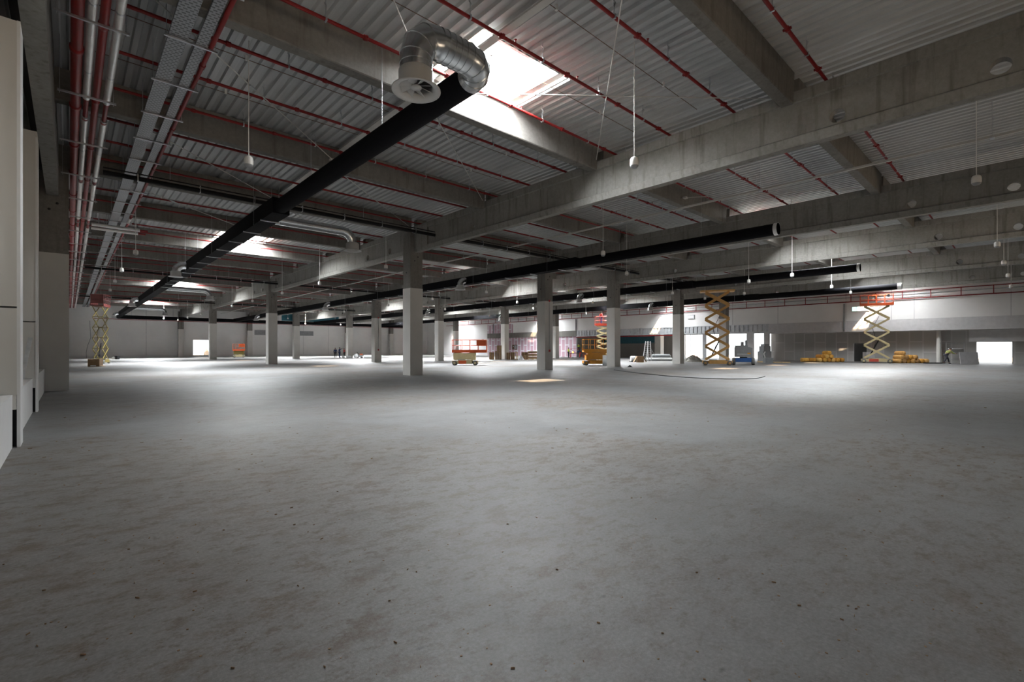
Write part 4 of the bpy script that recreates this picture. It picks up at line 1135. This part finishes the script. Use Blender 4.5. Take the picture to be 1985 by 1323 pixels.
x, y = at_depth(1488.5, 54)
t = thing('metal_box', 'low grey metal box in front of the wrapped pallet load', 'box', (x, y, 0), FACE)
MB().box(-.42, .42, -.3, .3, 0, .52).build('body', M['machine_grey'], t); MB().box(-.44, .44, -.32, .32, .52, .57).build('lid', M['steel'], t)
x, y = at_depth(1512, 55)
tag(MB().box(-.9, .9, -.5, .5, 0, .08).build('plank_stack', M['wood'], None, (x, y, 0), FACE), 'flat pale boards lying on the floor beside the grey metal box', 'boards')
# insulation rolls
roll_r = .24
def roll(px, d, z, label, mat, group, side=False, ln=1.1):
    x, y = at_depth(px, d); k = random.uniform(-.16, .02) if not side else 0; x += SN*k; y += CS*k
    t = thing('insulation_roll', label, 'roll', (x, y, z), FACE if side else FACE-PI/2, group)
    T = Matrix.Rotation(PI/2, 4, 'Y')
    MB().lathe([(.001, -ln/2), (roll_r*.93, -ln/2), (roll_r, -ln/2+.03), (roll_r, ln/2-.03), (roll_r*.93, ln/2), (.001, ln/2)], 18, T).build('wool', M[mat], t)
    pts = [Vector((-ln/2-.004, .045*a/PI*math.cos(a), .045*a/PI*math.sin(a))) for a in [k*.35 for k in range(44)]]
    MB().tube(pts, .006, 4).build('spiral', M['cardboard'], t)
    return t
gA, gB = 'insulation rolls left of the raised cream lift', 'insulation rolls right of the raised cream lift'
RA = [(1559.5, 0, 1), (1573.2, 0, 1), (1584.5, 0, 0), (1592.5, 0, 0), (1601, 0, 0), (1610, 0, 0), (1618.5, 0, 0), (1627, 0, 0), (1589, 1, 0), (1597, 1, 0), (1605.5, 1, 0), (1601.3, 2, 0)]
posn = ['leftmost', 'second', 'third', 'fourth', 'fifth', 'sixth', 'seventh', 'rightmost']
for k, (px, lv, side) in enumerate(RA):
    lab = ('yellow insulation roll, %s along the bottom of the left heap' % posn[k]) if lv == 0 else ('yellow insulation roll in the middle layer of the left heap, %s' % ['leftmost', 'central', 'rightmost'][k-8]) if lv == 1 else 'yellow insulation roll on the very top of the left heap'
    roll(px, 58, roll_r+lv*.425, lab, ('roll', 'roll_light', 'roll_deep')[(k*5+lv) % 3], gA, bool(side), .8 if side else 1.1)
RB_ = [(1736, 0), (1745, 0), (1753.5, 0), (1762, 0), (1770.5, 0), (1779, 0), (1787.5, 0), (1740.5, 1), (1749, 1), (1757.5, 1), (1766, 1), (1744.5, 2)]
posn2 = ['leftmost', 'second', 'third', 'fourth', 'fifth', 'sixth', 'rightmost']
for k, (px, lv) in enumerate(RB_):
    lab = ('shaded yellow insulation roll, %s along the bottom of the right heap' % posn2[k]) if lv == 0 else ('shaded yellow insulation roll in the middle layer of the right heap, %s' % ['leftmost', 'second', 'third', 'rightmost'][k-7]) if lv == 1 else 'shaded yellow insulation roll on the very top of the right heap'
    roll(px, 53.6, roll_r+lv*.425, lab, ('roll_shaded', 'roll_deep', 'roll_shaded_dark')[(k*5+lv) % 3], gB)
tag(MB().box(-.8, .8, -.3, .3, 0, .1).build('dark_sheet', M['black'], None, (*at_depth(1808, 51.8), 0), FACE), 'dark folded sheeting on the floor right of the insulation rolls', 'sheet')
# scaffold, column and board along the far wall
x, y = at_depth(1846, 52.3)
t = thing('scaffold_frame', 'thin steel scaffold frame behind the man in olive', 'scaffold', (x, y, 0), FACE)
for xx in (-1.0, .95):
    for yy in (-.35, .35): MB().tube([(xx, yy, 0), (xx, yy, 2.3)], .025, 8).build('post', M['steel'], t)
for z in (.4, 1.2, 2.2):
    for yy in (-.35, .35): MB().tube([(-1.0, yy, z), (.95, yy, z)], .02, 8).build('ledger', M['steel'], t)
MB().box(-.2, .95, -.3, .3, 1.55, 1.65).build('deck_board', M['film'], t)
o = MB().tube([(0, 0, 0), (0, 0, 3.6)], .22, 18).build('round_post', M['paint'], None, (XR+.75, yw(1820, XR+.75), 0)); tag(o, 'pale round post below the grey band, left of the scaffold', 'post')
o = MB().box(-.95, .95, -.02, .02, 0, 1.25).build('grey_board', M['band']); x, y = at_depth(1880, 49.5); o.location = (x, y, 0); o.rotation_euler = (-.12, 0, FACE)
tag(o, 'pale grey board leaning beside the wide bright opening', 'board')
o = MB().box(-.5, .5, -.3, .3, 0, 1.2).build('cabinet_carton', M['band']); x, y = at_depth(1684, 56.8); o.location = (x, y, 0); o.rotation_euler = (0, 0, FACE)
tag(o, 'pale box standing at the dark doorway behind the raised cream lift', 'box')
# goods by the three men at the back
for k, (px, lab) in enumerate(((665.5, 'pale grey bucket on the floor beside the pointing man'), (674.5, 'pale grey bucket at the foot of the back column'), (679, 'blue grey bucket, rightmost of the three by the back column'))):
    x, y = at_depth(px, 80+k*.4)
    t = thing('bucket', lab, 'bucket', (x, y, 0), 0, 'buckets by the back column')
    MB().lathe([(.001, 0), (.15, 0), (.2, .42), (.185, .42), (.14, .02), (.001, .02)], 16).build('shell', M['band'], t)
    MB().tube([(-.2, 0, .4), (-.14, 0, .55), (0, 0, .6), (.14, 0, .55), (.2, 0, .4)], .012, 6).build('handle', M['steel'], t)
x, y = at_depth(694, 80)
t = thing('floor_saw', 'small orange floor saw with tilted black handle near the back column', 'saw', (x, y, 0), FACE)
MB().box(-.2, .7, -.25, .25, .2, .55).build('body', M['machine_grey'], t); MB().box(.35, .75, -.2, .2, .55, .75).build('engine', M['orange'], t)
MB().lathe([(.001, -.03), (.36, -.03), (.36, .03), (.001, .03)], 20, Matrix.Translation((-.25, -.3, .37)) @ Matrix.Rotation(PI/2, 4, 'X')).build('blade_guard', M['film'], t)
MB().bar((.3, 0, .5), (-.15, 0, 1.0), .06, .06).bar((-.15, -.2, 1.0), (-.15, .2, 1.0), .05, .05).build('handle', M['black'], t)
for sx in (-.1, .6):
    for sy in (-.24, .24): wheel(t, sx, sy, .12, .06, M['black'])
x, y = at_depth(713, 80); o = MB().tube([(-.6, 0, .3), (.65, 0, .3)], .27, 18).build('film_roll', M['film'], None, (x, y, -.03), FACE); tag(o, 'white roll of film lying between the floor saw and a column', 'roll')
# little things at the foot of the back wall
x, y = at_depth(225, 72); t = thing('small_cart', 'small dark toolbox with a white bag at the back wall', 'box', (x, y, 0), FACE)
MB().box(-.5, .0, -.2, .2, 0, .35).build('body', M['film'], t); MB().box(-.1, .35, -.2, .2, .0, .5).build('lid', M['black'], t)
# cable across the floor
pts = [(1190, 717.5), (1215, 721), (1250, 725), (1290, 729), (1330, 732), (1370, 734), (1410, 735), (1445, 735), (1466, 734), (1478, 731.5), (1483, 729.5)]
mb = MB(); mb.tube([(*on_plane(a, b, .02), .02) for a, b in pts], .02, 8)
tag(mb.build('floor_cable', M['rubber']), 'dark cable curving across the open floor in front of the lifts', 'cable')
# cable hanging at the back wall, and a mound of soil outside the doorway
mb = MB(); pts = [(174, 622), (175, 640), (176, 655), (170, 670), (167, 684), (167.5, 694.9)]
vs = []
for a, b in pts:
    x_, y_ = at_depth(a, 79.5); vs.append((x_, y_, H+(HY-b)*79.5/F_PX))
tag(mb.tube(vs, .035, 8).build('hanging_cable', M['machine_grey']), 'grey cable hanging down in front of the back wall by the olive lift', 'cable')
heap('soil_mound', 'brown soil mound seen outside through the doorway in the back wall', 'mound', (20.9, 116, -.31), .8, .8, 1.9, M['soil_light'], 4)
# chips and splinters scattered over the floor
random.seed(21); mb = MB()
for k in range(420):
    px = random.uniform(-100, 2085); py = 790+533*random.random()**1.2
    x, y = on_plane(px, py); s_ = random.uniform(.002, .0065)*max(1.0, math.hypot(x, y)/5); a = random.uniform(0, PI)
    if x < -.5: continue
    T = Matrix.Translation((x, y, 0)) @ Matrix.Rotation(a, 4, 'Z')
    if random.random() < .25: mb.box(-s_*2.2, s_*2.2, -s_*.3, s_*.3, 0, .008, T)
    else: mb.box(-s_, s_, -s_*.7, s_*.7, 0, s_*.6, T)
o = mb.build('debris', M['soil']); tag(o, 'small chips and splinters scattered over the concrete floor', 'debris', None, 'stuff')
